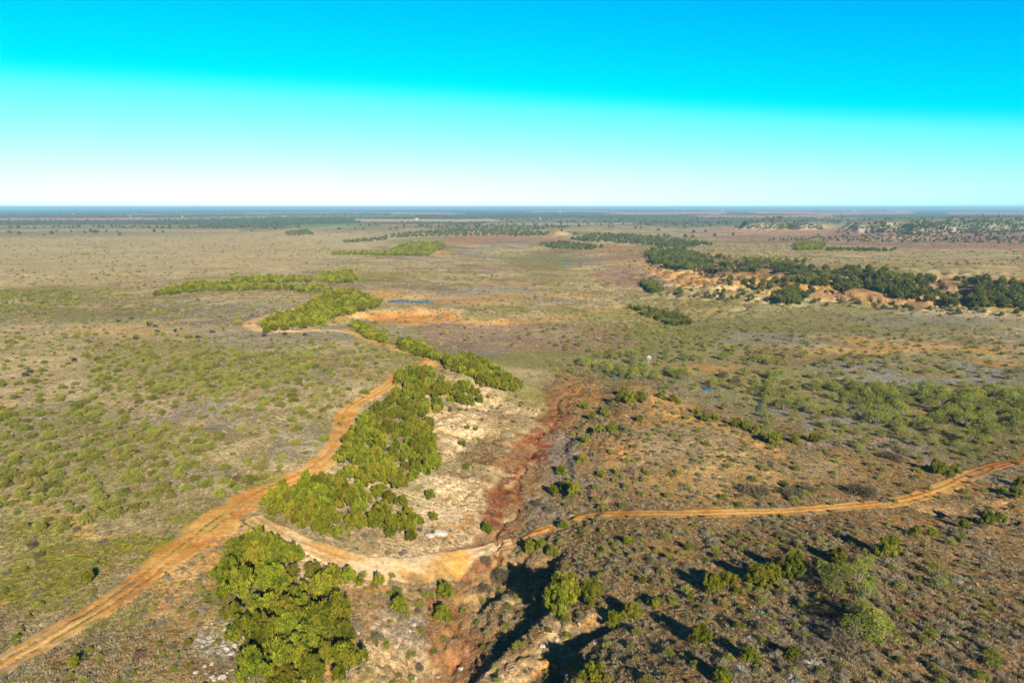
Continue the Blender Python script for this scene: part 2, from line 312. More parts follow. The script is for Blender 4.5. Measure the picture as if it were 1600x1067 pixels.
PAINT = [
 # ---- far plain
 (P_,'scrub',.85,[(-300,372),(300,372),(520,352),(800,362),(1000,350),(1150,350),(1900,345),(1900,318),(-300,318)],4),
 (P_,'wood',.8,[(-300,341),(1900,341),(1900,318),(-300,318)],2),
 (P_,'wood',.75,[(-300,352),(200,351),(330,356),(480,355),(560,348),(700,352),(760,349),(760,341),(-300,341)],2),
 (P_,'wood',.55,[(1080,357),(1160,352),(1320,350),(1320,341),(900,341),(940,350)],3),
 (L_,'pink',1,[(-100,342.5),(60,342.5),(150,342.5),(230,341.5)],2.6),(L_,'tan',.8,[(230,342),(330,341.5),(420,339)],1.6),(L_,'field',1,[(300,340.5),(420,338),(520,338),(640,337.5)],2),
 (L_,'pink',.7,[(170,335.5),(300,335),(430,334)],1.2),(L_,'pink',.7,[(390,333),(520,332.5),(700,333)],1.5),(L_,'tan',.8,[(620,334),(720,334.5)],1.3),
 (L_,'tan',.95,[(560,344),(650,344.5),(720,345),(770,344)],2.8),(L_,'pink',.75,[(560,346.5),(640,346.5)],1.2),(L_,'field',.95,[(455,353.5),(520,352),(585,351.5)],2.4),
 (L_,'pink',.75,[(590,353),(680,351)],1.5),(L_,'tan',.8,[(760,350.5),(880,350),(1000,349.5)],1.5),(L_,'field',.5,[(820,342.5),(960,341.5)],1.3),
 (L_,'pink',.8,[(830,331),(900,330),(960,331)],1.6),(L_,'pink',1,[(960,334),(1060,333),(1130,334)],3),(L_,'pink',.9,[(1090,338.5),(1200,338.5),(1300,337.5)],2.5),
 (L_,'pink',.95,[(1180,332.5),(1300,334),(1420,333),(1400,331)],2.6),(L_,'mauve',.9,[(1270,341),(1330,340.5)],1.6),(L_,'pink',.8,[(1480,333.5),(1600,334),(1700,334)],2.4),
 (L_,'pink',.6,[(1100,330.5),(1300,329.5),(1440,330)],1.4),(L_,'pink',.5,[(0,328.5),(30,328.5)],1),(L_,'pink',.5,[(40,328),(80,328)],.8),
 (L_,'grass',.7,[(-100,353),(100,354),(300,353)],1.6),(L_,'grass',.8,[(-100,361),(100,360),(380,360)],4),
 # ---- pale pasture on the left and middle
 (P_,'straw',.75,[(-300,372),(200,366),(480,360),(620,372),(560,400),(420,430),(0,450),(-300,450)],14),
 (E_,'straw',.6,150,520,260,20),(E_,'straw',.5,60,590,120,40),(E_,'straw',.45,420,470,120,12),(E_,'straw',.4,260,610,160,30),(E_,'straw',.5,560,370,120,7),
 (E_,'grey',.5,300,640,60,24),(E_,'grey',.45,480,600,60,20),(E_,'mauve',.3,200,640,80,20),(E_,'grey',.4,330,740,70,20),(E_,'straw',.5,200,640,60,16),(E_,'straw',.5,100,700,30,20),(E_,'olive',.55,90,460,90,14),(E_,'olive',.5,300,560,200,40),(E_,'olive',.5,120,720,170,90),(E_,'grey',.35,420,480,110,16),(E_,'grey',.4,450,525,150,14),(E_,'grey',.35,470,700,60,40),
 (E_,'green',.9,230,860,170,36),(E_,'green',.8,60,930,130,70),(E_,'green',.75,330,790,70,26),(E_,'green',.6,120,860,140,60),(E_,'green',.6,440,770,40,14),(E_,'green',.5,510,640,14,50),
 (E_,'bare',.55,130,812,110,7),(E_,'bare',.4,25,980,30,12),(E_,'bare',.35,190,520,100,8),(E_,'bare',.3,40,512,40,5),(E_,'mauve',.35,150,860,60,10),
 (P_,'rust',.75,[(100,1067),(200,985),(290,925),(350,930),(360,985),(380,1067)],24),(E_,'bare',.5,320,935,45,24),(E_,'white',.75,352,1010,32,46),(E_,'olive',.6,190,985,60,26),(E_,'olive',.5,60,1058,60,14),
 # ---- sandy fan where the tracks meet
 (P_,'bare',.9,[(270,890),(330,815),(372,788),(398,800),(404,822),(362,842),(345,866),(330,892),(332,925),(290,930),(255,915)],12),(P_,'sand',.5,[(290,880),(340,815),(372,790),(395,800),(400,820),(360,838),(340,860),(325,890),(330,920),(290,925),(270,915)],12),
 (E_,'bare',.8,340,840,40,36),(E_,'bare',.6,300,900,28,22),
 # ---- slope beside the wash
 (P_,'sand',.92,[(700,585),(740,590),(820,610),(838,625),(800,640),(760,636),(700,632)],10),(P_,'sand',.9,[(672,652),(720,642),(760,655),(765,690),(720,705),(680,700)],14),
 (P_,'sand',.85,[(640,745),(690,735),(755,750),(770,790),(730,830),(665,830),(640,790)],14),(E_,'rust',.5,770,660,40,40),(E_,'brown',.5,730,720,40,18),(E_,'grass',.5,740,770,40,14),
 (P_,'sand',.75,[(440,838),(500,842),(560,848),(640,850),(700,830),(760,825),(770,850),(720,880),(640,900),(560,895),(480,862)],14),
 (E_,'orange',.8,712,832,24,9),(E_,'white',.8,685,833,18,6),(E_,'grass',.55,620,862,60,8),(E_,'grass',.4,700,858,40,6),
 (P_,'rust',.7,[(500,905),(560,900),(640,912),(720,905),(760,870),(830,830),(850,900),(860,960),(760,1010),(700,1067),(540,1067),(545,980)],20),
 (E_,'brown',.6,560,930,50,26),(E_,'brown',.6,610,985,50,20),(E_,'orange',.75,620,965,30,12),(E_,'sand',.55,590,955,28,16),(E_,'sand',.6,655,945,22,14),(E_,'orange',.8,520,1064,60,7),(E_,'sand',.6,640,1040,60,22),(E_,'white',.4,670,1010,30,16),
 (L_,'red',.6,[(905,600),(880,622),(868,655),(845,690),(815,735),(800,770),(792,815)],46),(L_,'red',.5,[(792,815),(775,855),(745,895),(722,940),(705,1000),(692,1067)],26),(E_,'red',.55,760,740,24,30),(E_,'red',.5,740,870,30,10),
 # ---- right of the wash
 (P_,'rust',.72,[(830,640),(900,600),(1040,600),(1200,660),(1600,700),(1900,700),(1900,1200),(690,1200),(700,1040),(860,940),(840,850),(800,820)],30),
 (E_,'grass',.5,1050,690,120,40),(E_,'grass',.45,1200,740,140,30),(E_,'bare',.35,1040,650,60,22),(E_,'orange',.5,950,690,50,14),(E_,'bare',.35,1120,760,120,30),
 (E_,'grey',.5,860,720,34,60),(E_,'grey',.5,850,820,50,18),(E_,'grey',.4,930,760,40,16),(E_,'brown',.45,1000,850,160,18),(E_,'brown',.5,1250,850,200,30),(E_,'rust',.5,1000,900,80,30),
 (E_,'orange',.4,1150,880,60,20),(E_,'bare',.3,1060,870,60,18),(E_,'orange',.55,1010,965,60,10),(E_,'orange',.5,1100,915,80,10),(E_,'orange',.5,1310,1010,50,10),(E_,'orange',.45,1440,835,50,12),(E_,'brown',.5,1400,980,220,60),(E_,'grey',.3,1250,980,120,50),
 (P_,'sand',.6,[(730,1010),(800,985),(870,955),(920,945),(940,965),(880,1000),(830,1040),(770,1067),(700,1067)],12),(E_,'orange',.7,880,975,30,10),(E_,'orange',.7,835,1035,30,16),(E_,'orange',.6,830,925,30,14),(E_,'sand',.6,800,945,40,12),
 (E_,'orange',.75,930,622,26,10),(E_,'orange',.6,1005,650,40,10),(P_,'bare',.75,[(1000,615),(1015,612),(1060,640),(1110,655),(1180,680),(1250,700),(1240,712),(1170,695),(1080,668),(1020,640)],8),
 (E_,'bare',.6,1230,690,30,8),(E_,'orange',.75,1575,802,40,8),(E_,'orange',.4,1500,760,60,14),
 # ---- wooded flats and beyond
 (P_,'olive',.7,[(820,540),(1000,530),(1300,545),(1600,560),(1900,560),(1900,700),(1600,705),(1300,690),(1180,655),(1060,610),(900,600)],24),
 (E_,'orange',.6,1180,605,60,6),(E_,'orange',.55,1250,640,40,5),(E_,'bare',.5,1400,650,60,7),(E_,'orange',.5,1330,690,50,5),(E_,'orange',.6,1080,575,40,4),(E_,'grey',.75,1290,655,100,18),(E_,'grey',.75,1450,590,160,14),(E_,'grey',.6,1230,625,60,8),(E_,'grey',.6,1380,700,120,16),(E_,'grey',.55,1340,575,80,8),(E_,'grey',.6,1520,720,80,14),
 (E_,'orange',.7,1010,573,22,5),(E_,'orange',.6,1060,596,40,5),(E_,'orange',.6,1120,582,40,5),(E_,'bare',.5,940,562,30,4),(E_,'orange',.5,1380,700,60,4),(E_,'orange',.45,1470,655,50,5),
 (E_,'bare',.6,1350,543,160,9),(E_,'orange',.7,1550,572,60,6),(E_,'bare',.5,1500,545,100,8),(E_,'rust',.5,1250,560,150,8),
 (E_,'olive',.6,1200,500,160,14),(E_,'olive',.5,1450,510,150,18),(E_,'olive',.5,870,530,80,12),(E_,'grey',.35,1450,500,150,10),(E_,'olive',.7,850,410,60,14),(E_,'olive',.5,850,435,60,8),
 (P_,'mauve',.5,[(660,500),(860,504),(960,510),(1000,540),(900,545),(700,540),(640,520)],14),(E_,'grass',.5,800,520,100,10),(E_,'mauve',.5,870,508,110,5),(E_,'grey',.5,740,540,70,8),
 (E_,'bare',.6,850,497,90,4),(E_,'bare',.7,880,463,60,4),(E_,'bare',.55,760,465,80,6),(E_,'sand',.7,655,463,30,5),(E_,'bare',.8,590,462,60,6),(E_,'sand',.7,540,500,30,6),(E_,'bare',.7,480,500,40,8),(E_,'bare',.7,760,500,60,5),(E_,'orange',.5,720,470,90,5),(E_,'bare',.5,640,455,60,4),(E_,'bare',.5,970,482,60,5),(E_,'olive',.5,760,490,50,6),
 (E_,'mauve',.6,980,430,60,14),(E_,'mauve',.5,1000,445,60,10),(E_,'grass',.4,930,450,80,14),(E_,'pink',.4,980,405,60,8),
 (P_,'sand',.5,[(548,497),(580,489),(640,480),(700,482),(724,488),(722,502),(660,506),(600,508)],5),(P_,'orange',.85,[(556,497),(590,490),(640,482),(690,483),(720,489),(722,502),(660,505),(600,507)],5),
 (E_,'sand',.7,530,505,26,6),(E_,'bare',.8,545,497,20,5),
 (E_,'bare',.7,685,395,24,4),(E_,'orange',.5,720,378,40,6),(E_,'pink',.5,780,370,80,4),(E_,'mauve',.6,800,376,130,5),(E_,'orange',.7,869,366,16,3),(E_,'pink',.5,730,367,90,2),
 # ---- escarpment and plateau on the right
 (P_,'mauve',.6,[(1080,372),(1200,366),(1600,364),(1900,364),(1900,392),(1400,388),(1200,380)],5),(P_,'grass',.6,[(1060,380),(1300,386),(1600,392),(1900,395),(1900,430),(1600,432),(1450,428),(1300,412),(1120,398)],7),
 (L_,'orange',.6,[(1350,428),(1420,434),(1500,438),(1600,436),(1800,436)],5),
 (P_,'orange',.55,[(1000,415),(1080,412),(1180,425),(1300,435),(1420,455),(1600,455),(1900,460),(1900,492),(1600,486),(1450,478),(1300,470),(1180,460),(1060,450)],7),
 (P_,'brown',.6,[(1000,392),(1090,395),(1200,410),(1330,425),(1640,445),(1640,470),(1400,462),(1250,440),(1100,428),(1020,418)],6),(P_,'scrub',.8,[(1320,364),(1340,354),(1450,349),(1640,347),(1640,362),(1440,365)],2),(E_,'white',.7,1345,358,8,2),(E_,'white',.6,1400,352,8,1.5),(E_,'white',.6,1480,356,10,1.5),(E_,'white',.7,1168,354,7,2),(E_,'white',.6,1212,354,7,2),(E_,'white',.6,1262,354,7,2),(E_,'orange',.5,1440,347,6,1),
 (E_,'orange',.8,1085,421,22,7),(E_,'sand',.5,1085,421,26,8),(E_,'sand',.6,1130,462,30,5),(E_,'sand',.6,1180,466,26,5),(E_,'pink',.5,1300,462,30,4),(E_,'sand',.5,1490,462,20,5),(E_,'grass',.5,1150,452,80,8),(E_,'grass',.4,1250,462,60,5),
 (P_,'mauve',.85,[(1290,360),(1450,362),(1600,360),(1900,360),(1900,382),(1500,376),(1300,372)],4),(E_,'sand',.5,1420,372,60,3),
 (P_,'pink',.5,[(1100,361),(1160,357),(1300,359),(1300,366),(1180,368)],3),(E_,'orange',.35,960,388,50,5),(E_,'pink',.6,960,392,60,4),
]
VX, VY, VZ = GX.ravel(), GY.ravel(), GZ.ravel()
def soils(VX, VY, VZ):
    px, py = project(VX, VY, VZ)
    r = np.hypot(VX, VY)
    sc_ = np.clip(FPX / np.maximum(r, 60), .02, 12)                    # photo px per metre across
    th = np.clip((py - 322) / 500, .005, 1)
    wpx = (fbm(VX / 25, VY / 25, 101, 4) * 9 + fbm(VX / 4, VY / 4, 105, 3) * 2.5) * sc_
    wpy = (fbm(VX / 25, VY / 25, 111, 4) * 9 + fbm(VX / 4, VY / 4, 115, 3) * 2.5) * sc_ * np.clip(th * 1.6, .06, 1)
    far = ss(900, 2500, r); wpx = wpx * (1 - far) + far * fbm(VX / 300, VY / 300, 121, 3) * 22; wpy = wpy * (1 - far) + far * fbm(VX / 300, VY / 300, 125, 3) * .8
    px = px + wpx; py = py + wpy
    n = len(VX)
    A = np.tile(np.array(SOIL['grass'][0], np.float32), (n, 1)); B = np.tile(np.array(SOIL['grass'][1], np.float32), (n, 1))
    ok = VY > 20
    amp = 1 - .6 * ss(1500, 4000, r)
    for soil, s_, sx, sy, lo, hi, w in (('olive', 501, 120, 90, -.06, .30, .85), ('grey', 511, 70, 60, .05, .36, .6), ('mauve', 521, 160, 70, .12, .45, .35), ('straw', 531, 90, 60, .0, .35, .45), ('brown', 541, 28, 24, .12, .42, .5), ('green', 551, 45, 40, .15, .42, .5)):
        m = (ss(lo, hi, fbm(VX / sx, VY / sy, s_, 4)) * w * amp)[:, None].astype(np.float32)
        A = A * (1 - m) + m * np.array(SOIL[soil][0], np.float32); B = B * (1 - m) + m * np.array(SOIL[soil][1], np.float32)
    for it in PAINT:
        kind, soil, w = it[:3]
        if kind == E_:
            cx, cy, rx, ry = it[3:7]
            sel = np.where(ok & (np.abs(px - cx) < rx * 1.6) & (np.abs(py - cy) < ry * 1.6))[0]
            d = np.hypot((px[sel] - cx) / rx, (py[sel] - cy) / ry); m = 1 - ss(.55, 1.25, d)
        else:
            pts = it[3]; f = it[4]; a = np.array(pts)
            lo = a.min(0) - 2 * f - 4; hi = a.max(0) + 2 * f + 4
            sel = np.where(ok & (px > lo[0]) & (px < hi[0]) & (py > lo[1]) & (py < hi[1]))[0]
            if kind == L_:
                d, t, s = seg_dist(px[sel] * .25 if f < 4 else px[sel], py[sel], [(p[0] * .25 if f < 4 else p[0], p[1]) for p in pts]); m = 1 - ss(f * .45, f * .8, d)
            else:
                d, t, s = seg_dist(px[sel], py[sel], pts, True); sd = np.where(inside(px[sel], py[sel], pts), d, -d); m = ss(-f * .6, f * .6, sd)
        if not len(sel): continue
        m = np.clip(m * w, 0, 1)[:, None].astype(np.float32)
        A[sel] = A[sel] * (1 - m) + m * np.array(SOIL[soil][0], np.float32); B[sel] = B[sel] * (1 - m) + m * np.array(SOIL[soil][1], np.float32)
    return A, B
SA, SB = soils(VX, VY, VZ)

def mesh_obj(name, V, F, mat, parent=None, smooth=False, attrs=None):
    me = bpy.data.meshes.new(name)
    V = np.asarray(V, np.float32); F = np.asarray(F, np.int32)
    k = F.shape[1]
    me.vertices.add(len(V)); me.vertices.foreach_set('co', V.ravel())
    me.loops.add(F.size); me.loops.foreach_set('vertex_index', F.ravel())
    me.polygons.add(len(F)); me.polygons.foreach_set('loop_start', np.arange(len(F), dtype=np.int32) * k); me.polygons.foreach_set('loop_total', np.full(len(F), k, np.int32))
    me.update(calc_edges=True)
    if smooth: me.polygons.foreach_set('use_smooth', np.ones(len(F), bool))
    for an, (typ, data) in (attrs or {}).items():
        a = me.attributes.new(an, typ, 'POINT')
        a.data.foreach_set('color' if 'COLOR' in typ else 'value', np.asarray(data, np.float32).ravel())
    if mat: me.materials.append(mat)
    o = bpy.data.objects.new(name, me); COL.objects.link(o)
    if parent: o.parent = parent
    return o
def tag(o, label=None, cat=None, group=None, kind=None):
    if label: o['label'] = label
    if cat: o['category'] = cat
    if group: o['group'] = group
    if kind: o['kind'] = kind
    return o
def rgba(a): return np.concatenate([a, np.ones((len(a), 1), np.float32)], 1)
def grid_faces(nr, nc, wrap=False):
    i, j = np.meshgrid(np.arange(nr - 1), np.arange(nc - 1), indexing='ij'); a = (i * nc + j).ravel()
    return np.stack([a, a + 1, a + nc + 1, a + nc], 1)
F = grid_faces(len(R), len(AZ))[:, ::-1]
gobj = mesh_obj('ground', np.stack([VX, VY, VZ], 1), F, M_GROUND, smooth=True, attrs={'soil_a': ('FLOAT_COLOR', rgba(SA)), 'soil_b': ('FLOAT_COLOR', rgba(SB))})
tag(gobj, 'rolling dry grassland with eroded red and sandy soil reaching the horizon', 'ground', kind='structure')

# ------------------------------------------------------------------ dirt tracks, stream bed, ponds: sheets draped on the ground
def drape(name, pts, soil_mid, soil_edge, label, cat, cols=15, step=.8, rut=0.0, lift=.07, ragged=.35, patch=.5, prof=None, broken=0, tail=None):
    S = spline(pts, 10); x, y, z = at(S[:, 0], S[:, 1]); w = S[:, 2]
    # resample by length
    P = np.stack([x, y], 1); P[1:-1] = (P[:-2] + 2 * P[1:-1] + P[2:]) / 4
    L = np.concatenate([[0], np.cumsum(np.hypot(*(P[1:] - P[:-1]).T))]); n = max(8, int(L[-1] / step)); s = np.linspace(0, L[-1], n)
    cx, cy, w = np.interp(s, L, P[:, 0]), np.interp(s, L, P[:, 1]), np.interp(s, L, w)
    k = np.ones(9) / 9; pad = lambda a: np.convolve(np.pad(a, 4, mode='edge'), k, 'valid')
    cx, cy = pad(cx), pad(cy)
    tx, ty = np.gradient(cx), np.gradient(cy); l = np.hypot(tx, ty) + 1e-9; nx, ny = ty / l, -tx / l
    u = np.linspace(-1, 1, cols)
    wl = w * (1 + ragged * fbm(s / 5, s * 0 + 3.3, 201, 3)); wr = w * (1 + ragged * fbm(s / 5, s * 0 + 9.1, 211, 3))
    off = np.where(u[None, :] < 0, wl[:, None], wr[:, None]) * u[None, :] / 2
    X = cx[:, None] + nx[:, None] * off; Y = cy[:, None] + ny[:, None] * off
    Z = ground(X.ravel(), Y.ravel()).reshape(X.shape)
    e = np.abs(u)[None, :] + 0 * X
    Z = Z + (lift + .0007 * np.maximum(0, np.hypot(X, Y) - 120)) * np.where(e > .99, -1.2, 1)
    if rut:
        d = np.minimum(np.abs(off - .85), np.abs(off + .85)); Z -= rut * np.exp(-(d / .28) ** 2); Z += rut * .7 * np.exp(-(off / .35) ** 2)
    if prof is not None: Z += prof(off, s[:, None])
    A, B = soils(X.ravel(), Y.ravel(), Z.ravel())
    m = 1 - ss(.5, 1.0, e + .45 * fbm(X / 2.2, Y / 2.2, 221, 3) + .25 * fbm(X / 9, Y / 9, 225, 2)); m = m.ravel()[:, None]
    if rut: m = m * (1 - patch * np.exp(-((off / .42) ** 2)).ravel()[:, None] * ss(-.2, .25, fbm(X / 7, Y / 7, 231, 3)).ravel()[:, None])
    if broken: m = m * (.25 + .75 * ss(-.12, .1, fbm(X / 1.6, Y / 1.6, 251, 3) + .5 * fbm(X / 7, Y / 7, 255, 2)).ravel()[:, None])
    sm, se = [np.array(SOIL[q], np.float32) for q in (soil_mid, soil_edge)]
    kk = ss(-.35, .35, fbm(X / 6, Y / 6, 241, 3)).ravel()[:, None]
    ca = sm[0] * kk + se[0] * (1 - kk); cb = sm[1] * kk + se[1] * (1 - kk)
    if tail:
        pxx, _ = project(X.ravel(), Y.ravel(), Z.ravel()); kt = (ss(tail[1], tail[2], pxx) * .8)[:, None]; tl = np.array(SOIL[tail[0]], np.float32); ca = ca * (1 - kt) + tl[0] * 1.25 * kt; cb = cb * (1 - kt) + tl[1] * 1.25 * kt
    A = A * (1 - m) + ca * m; B = B * (1 - m) + cb * m
    o = mesh_obj(name, np.stack([X.ravel(), Y.ravel(), Z.ravel()], 1), grid_faces(n, cols)[:, ::-1], M_TRACK, smooth=True,
                 attrs={'soil_a': ('FLOAT_COLOR', rgba(A.astype(np.float32))), 'soil_b': ('FLOAT_COLOR', rgba(B.astype(np.float32)))})
    f = o.data.polygons[0].normal.z
    if f < 0: o.data.flip_normals()
    return tag(o, label, cat, kind='structure')
M_TRACK = ground_mat('track_soil', .16, .5)
drape('dirt_road', [(-120,1120,5),(-60,1075,5),(0,1040,6.2),(60,1007,6.2),(120,972,6.2),(180,935,6.5),(240,890,7.5),(295,848,9.5),(340,815,11),(375,788,9),(420,764,6.5),(470,742,6.5),(505,720,7),(527,695,7),(536,668,7),(541,645,7),(560,628,7),(588,613,5.5),(610,600,5.5),(619,587,6),(640,577,6),(668,570,7),(672,562,7),(648,553,6.5),(612,543,6.5),(580,533,6),(555,523,6),(535,514,5)],
      'bare', 'orange', 'wide orange dirt road winding along the edge of the left plateau', 'road', rut=.16, patch=.5)
drape('sandy_track', [(392,806,5),(425,828,5.5),(470,850,6),(515,868,6),(570,884,8),(630,892,9),(690,884,8),(738,868,5),(772,856,4.2),(806,846,3.6)],
      'sand', 'bare', 'pale sandy track curving below the grove down to the wash', 'road', rut=.08, patch=.5, ragged=.4, lift=.16)
drape('ridge_track', [(800,848,2.6),(840,832,2.8),(878,818,4),(920,808,5),(985,803,5.4),(1060,803,5),(1150,801,4.6),(1250,798,4.6),(1330,791,4.8),(1400,783,5.2),(1450,771,5.6),(1488,756,5.6),(1520,739,5.4),(1560,727,4.4),(1600,718,4.4),(1660,706,4),(1740,696,4)],
      'bare', 'orange', 'narrow orange dirt track crossing the ridge towards the right edge', 'road', rut=.08, patch=.25, tail=('red', 1470, 1560))
drape('upper_track', [(560,524,4),(520,516,4.5),(460,518,4.5),(412,517,6),(394,512,9),(392,504,7),(412,496,5),(450,485,4),(490,472,4),(520,460,4.5)],
      'bare', 'sand', 'orange track hooking round the far hilltop grove', 'road', rut=.06)
drape('dry_creek_bed', [(900,604,6),(880,622,8),(868,650,12),(846,685,15),(815,735,16),(798,772,15),(790,815,12),(774,853,9),(748,893,7),(724,940,7),(706,1000,6),(694,1060,6),(684,1140,6)],
      'red', 'rust', 'dry red clay creek bed running down the middle of the valley', 'creek', cols=27, step=.6, ragged=.6, lift=.05, broken=1,
      prof=None and (lambda o, s: .5 * (1 - ss(2.0, 4.2, np.abs(o))) - .48 * np.exp(-((o - 1.6 * np.sin(s / 7) - .8 * np.sin(s / 2.7)) / .35) ** 2) * (1 - ss(2.0, 3.0, np.abs(o))) - .3 * (np.abs(o) < 2.6) * np.exp(-((o + 2.4 + 1.3 * np.sin(s / 5 + 1)) / .3) ** 2)))

def water_mat():
    m, nt, b = new_mat('pond_water', .06); b.inputs['Base Color'].default_value = (.02, .045, .06, 1); b.inputs['Specular IOR Level'].default_value = .6
    bp = N(nt, 'ShaderNodeBump'); bp.inputs['Strength'].default_value = .01
    nt.links.new(noise_node(nt, None, 3.0), bp.inputs['Height']); nt.links.new(bp.outputs[0], b.inputs['Normal']); return m
M_WATER = water_mat()
def pond(px, py, rx, ry, label, dz=.12):
    x, y, z = [v[0] for v in at(px, py)]
    x2, _ = on_plane(px + rx, py, z); rxm = abs(x2 - on_plane(px, py, z)[0]); rym = abs(on_plane(px, py - ry, z)[1] - on_plane(px, py + ry, z)[1]) / 2
    n = 40; a = np.linspace(0, 2 * np.pi, n, endpoint=False); k = 1 + .35 * fbm(np.cos(a) * 1.3 + px, np.sin(a) * 1.3 + py, 300, 3)
    X = x + rxm * k * np.cos(a); Y = y + rym * k * np.sin(a); g = ground(X, Y); zl = max(g.max(), z) + dz if rym < 6 else np.percentile(g, 75) + dz
    V = np.concatenate([[[x, y, zl]], np.stack([X, Y, X * 0 + zl], 1), np.stack([X * 1, Y, X * 0 + zl - 2.0], 1)])
    Fs = [(0, 1 + i, 1 + (i + 1) % n) for i in range(n)] + [f for i in range(n) for f in ((1 + i, n + 1 + i, n + 1 + (i + 1) % n), (1 + i, n + 1 + (i + 1) % n, 1 + (i + 1) % n))]
    return tag(mesh_obj('pond', V, Fs, M_WATER), label, 'pond', kind='structure')
pond(622,471,14,1.8,'small pale pond held behind the orange earth bank')
pond(657,472,22,2.2,'longer pale pond at the foot of the cream bank')
pond(1041,507,5,4,'blue pool beside the dark thicket in mid valley')
pond(1104,609,7,4,'blue pool among the mesquite trees')
pond(1192,640,7,5,'blue pool below the ridge spur')
pond(1238,636,4,3,'tiny blue pool under the leafy trees')
pond(885,411,8,1.6,'distant pale blue pond in green pasture')
pond(960,589,8,3,'blue pool half hidden by bushes near the wash head')

# ------------------------------------------------------------------ plants: prototypes
def leaf_mat(name, dark, light, yellow, trans=.25, world_scale=.05):
    m, nt, b = new_mat(name, .9); b.inputs['Specular IOR Level'].default_value = 0
    t = attr(nt, 'tint', 'Fac'); rnd = N(nt, 'ShaderNodeObjectInfo').outputs['Random']
    pos = N(nt, 'ShaderNodeNewGeometry').outputs['Position']
    dark, light, yellow = [tuple(.60 * q for q in w) for w in (dark, light, yellow)]
    c = mix(nt, t, dark, light)
    c = mix(nt, math_n(nt, 'MULTIPLY', ramp(nt, noise_node(nt, pos, .35, 2), .48, .72), .5), c, yellow)
    v = N(nt, 'ShaderNodeMapRange'); nt.links.new(rnd, v.inputs[0]); v.inputs[3].default_value = .7; v.inputs[4].default_value = 1.25
    hs = N(nt, 'ShaderNodeHueSaturation'); nt.links.new(c, hs.inputs['Color']); nt.links.new(v.outputs[0], hs.inputs['Value'])
    h = N(nt, 'ShaderNodeMapRange'); nt.links.new(math_n(nt, 'FRACT', math_n(nt, 'MULTIPLY', rnd, 7.3), 0), h.inputs[0]); h.inputs[3].default_value = .472; h.inputs[4].default_value = .51
    nt.links.new(h.outputs[0], hs.inputs['Hue'])
    nt.links.new(hs.outputs[0], b.inputs['Base Color'])
    if trans:
        tr = N(nt, 'ShaderNodeBsdfTranslucent'); nt.links.new(hs.outputs[0], tr.inputs[0])
        mx = N(nt, 'ShaderNodeMixShader'); mx.inputs[0].default_value = trans
        nt.links.new(b.outputs[0], mx.inputs[1]); nt.links.new(tr.outputs[0], mx.inputs[2])
        nt.links.new(mx.outputs[0], nt.nodes['Material Output'].inputs['Surface'])
    return m
def plain_mat(name, a, b_, scale=4.0, rough=.9):
    a, b_ = tuple(.6 * q for q in a), tuple(.6 * q for q in b_)
    m, nt, b = new_mat(name, rough)
    pos = N(nt, 'ShaderNodeTexCoord').outputs['Object']
    nt.links.new(mix(nt, ramp(nt, noise_node(nt, pos, scale, 4), .35, .65), a, b_), b.inputs['Base Color']); return m
M_JUN = leaf_mat('juniper_foliage', (.042,.056,.006), (.20,.212,.014), (.22,.17,.015), .06)
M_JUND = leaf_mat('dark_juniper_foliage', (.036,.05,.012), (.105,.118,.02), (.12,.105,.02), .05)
M_MESQ = leaf_mat('mesquite_foliage', (.11,.145,.022), (.235,.265,.04), (.27,.24,.045), .25)
M_SHRUB = leaf_mat('shrub_foliage', (.11,.13,.02), (.235,.235,.045), (.27,.22,.06), .18)
M_SAGE = leaf_mat('sage_foliage', (.14,.125,.075), (.27,.24,.155), (.27,.20,.10), .2)
M_PEAR = leaf_mat('prickly_pear_pads', (.10,.16,.10), (.19,.26,.16), (.18,.2,.09), 0)
M_BUSHD = leaf_mat('dark_bush_foliage', (.075,.065,.035), (.15,.125,.07), (.19,.12,.06), .15)
M_STRAW = leaf_mat('dry_grass_blades', (.27,.21,.10), (.50,.41,.23), (.36,.23,.10), .35)
M_GREENG = leaf_mat('green_grass_blades', (.12,.13,.028), (.22,.215,.05), (.30,.245,.09), .3)
M_BARK = plain_mat('shaggy_bark', (.12,.085,.06), (.22,.17,.13), 9)
M_DEAD = plain_mat('bleached_wood', (.22,.20,.17), (.34,.31,.27), 6)

def unit(v): return v / (np.linalg.norm(v, axis=-1, keepdims=True) + 1e-9)
def blades(P, D, L, Wd, T, rg):                                # diamond-shaped sprays: base P, direction D, length, width, tint
    n = len(P); side = unit(np.cross(D, rg.normal(size=(n, 3)))) * (Wd[:, None] / 2)
    mid = P + D * (L * .55)[:, None]; tip = P + D * L[:, None]
    V = np.stack([P, mid + side, tip, mid - side], 1).reshape(-1, 3)
    Fq = np.arange(n * 4).reshape(n, 4)
    return V, Fq, np.repeat(T, 4)
def tube(pts, rad, k=5):
    pts = np.asarray(pts, float); V = []; n = len(pts)
    for i in range(n):
        d = unit(pts[min(i + 1, n - 1)] - pts[max(i - 1, 0)]); a = unit(np.cross(d, [.31, .95, .1])); b = np.cross(d, a)
        for j in range(k):
            t = 2 * math.pi * j / k; V.append(pts[i] + (a * math.cos(t) + b * math.sin(t)) * rad[i])
    Fq = [(i * k + j, i * k + (j + 1) % k, (i + 1) * k + (j + 1) % k, (i + 1) * k + j) for i in range(n - 1) for j in range(k)]
    return np.array(V), np.array(Fq)
def join(parts):
    V, Fs, T, o = [], [], [], 0
    for p in parts:
        V.append(p[0]); Fs.append(np.asarray(p[1]) + o); T.append(p[2] if len(p) > 2 else np.full(len(p[0]), .5)); o += len(p[0])
    return np.concatenate(V), np.concatenate(Fs), np.concatenate(T)
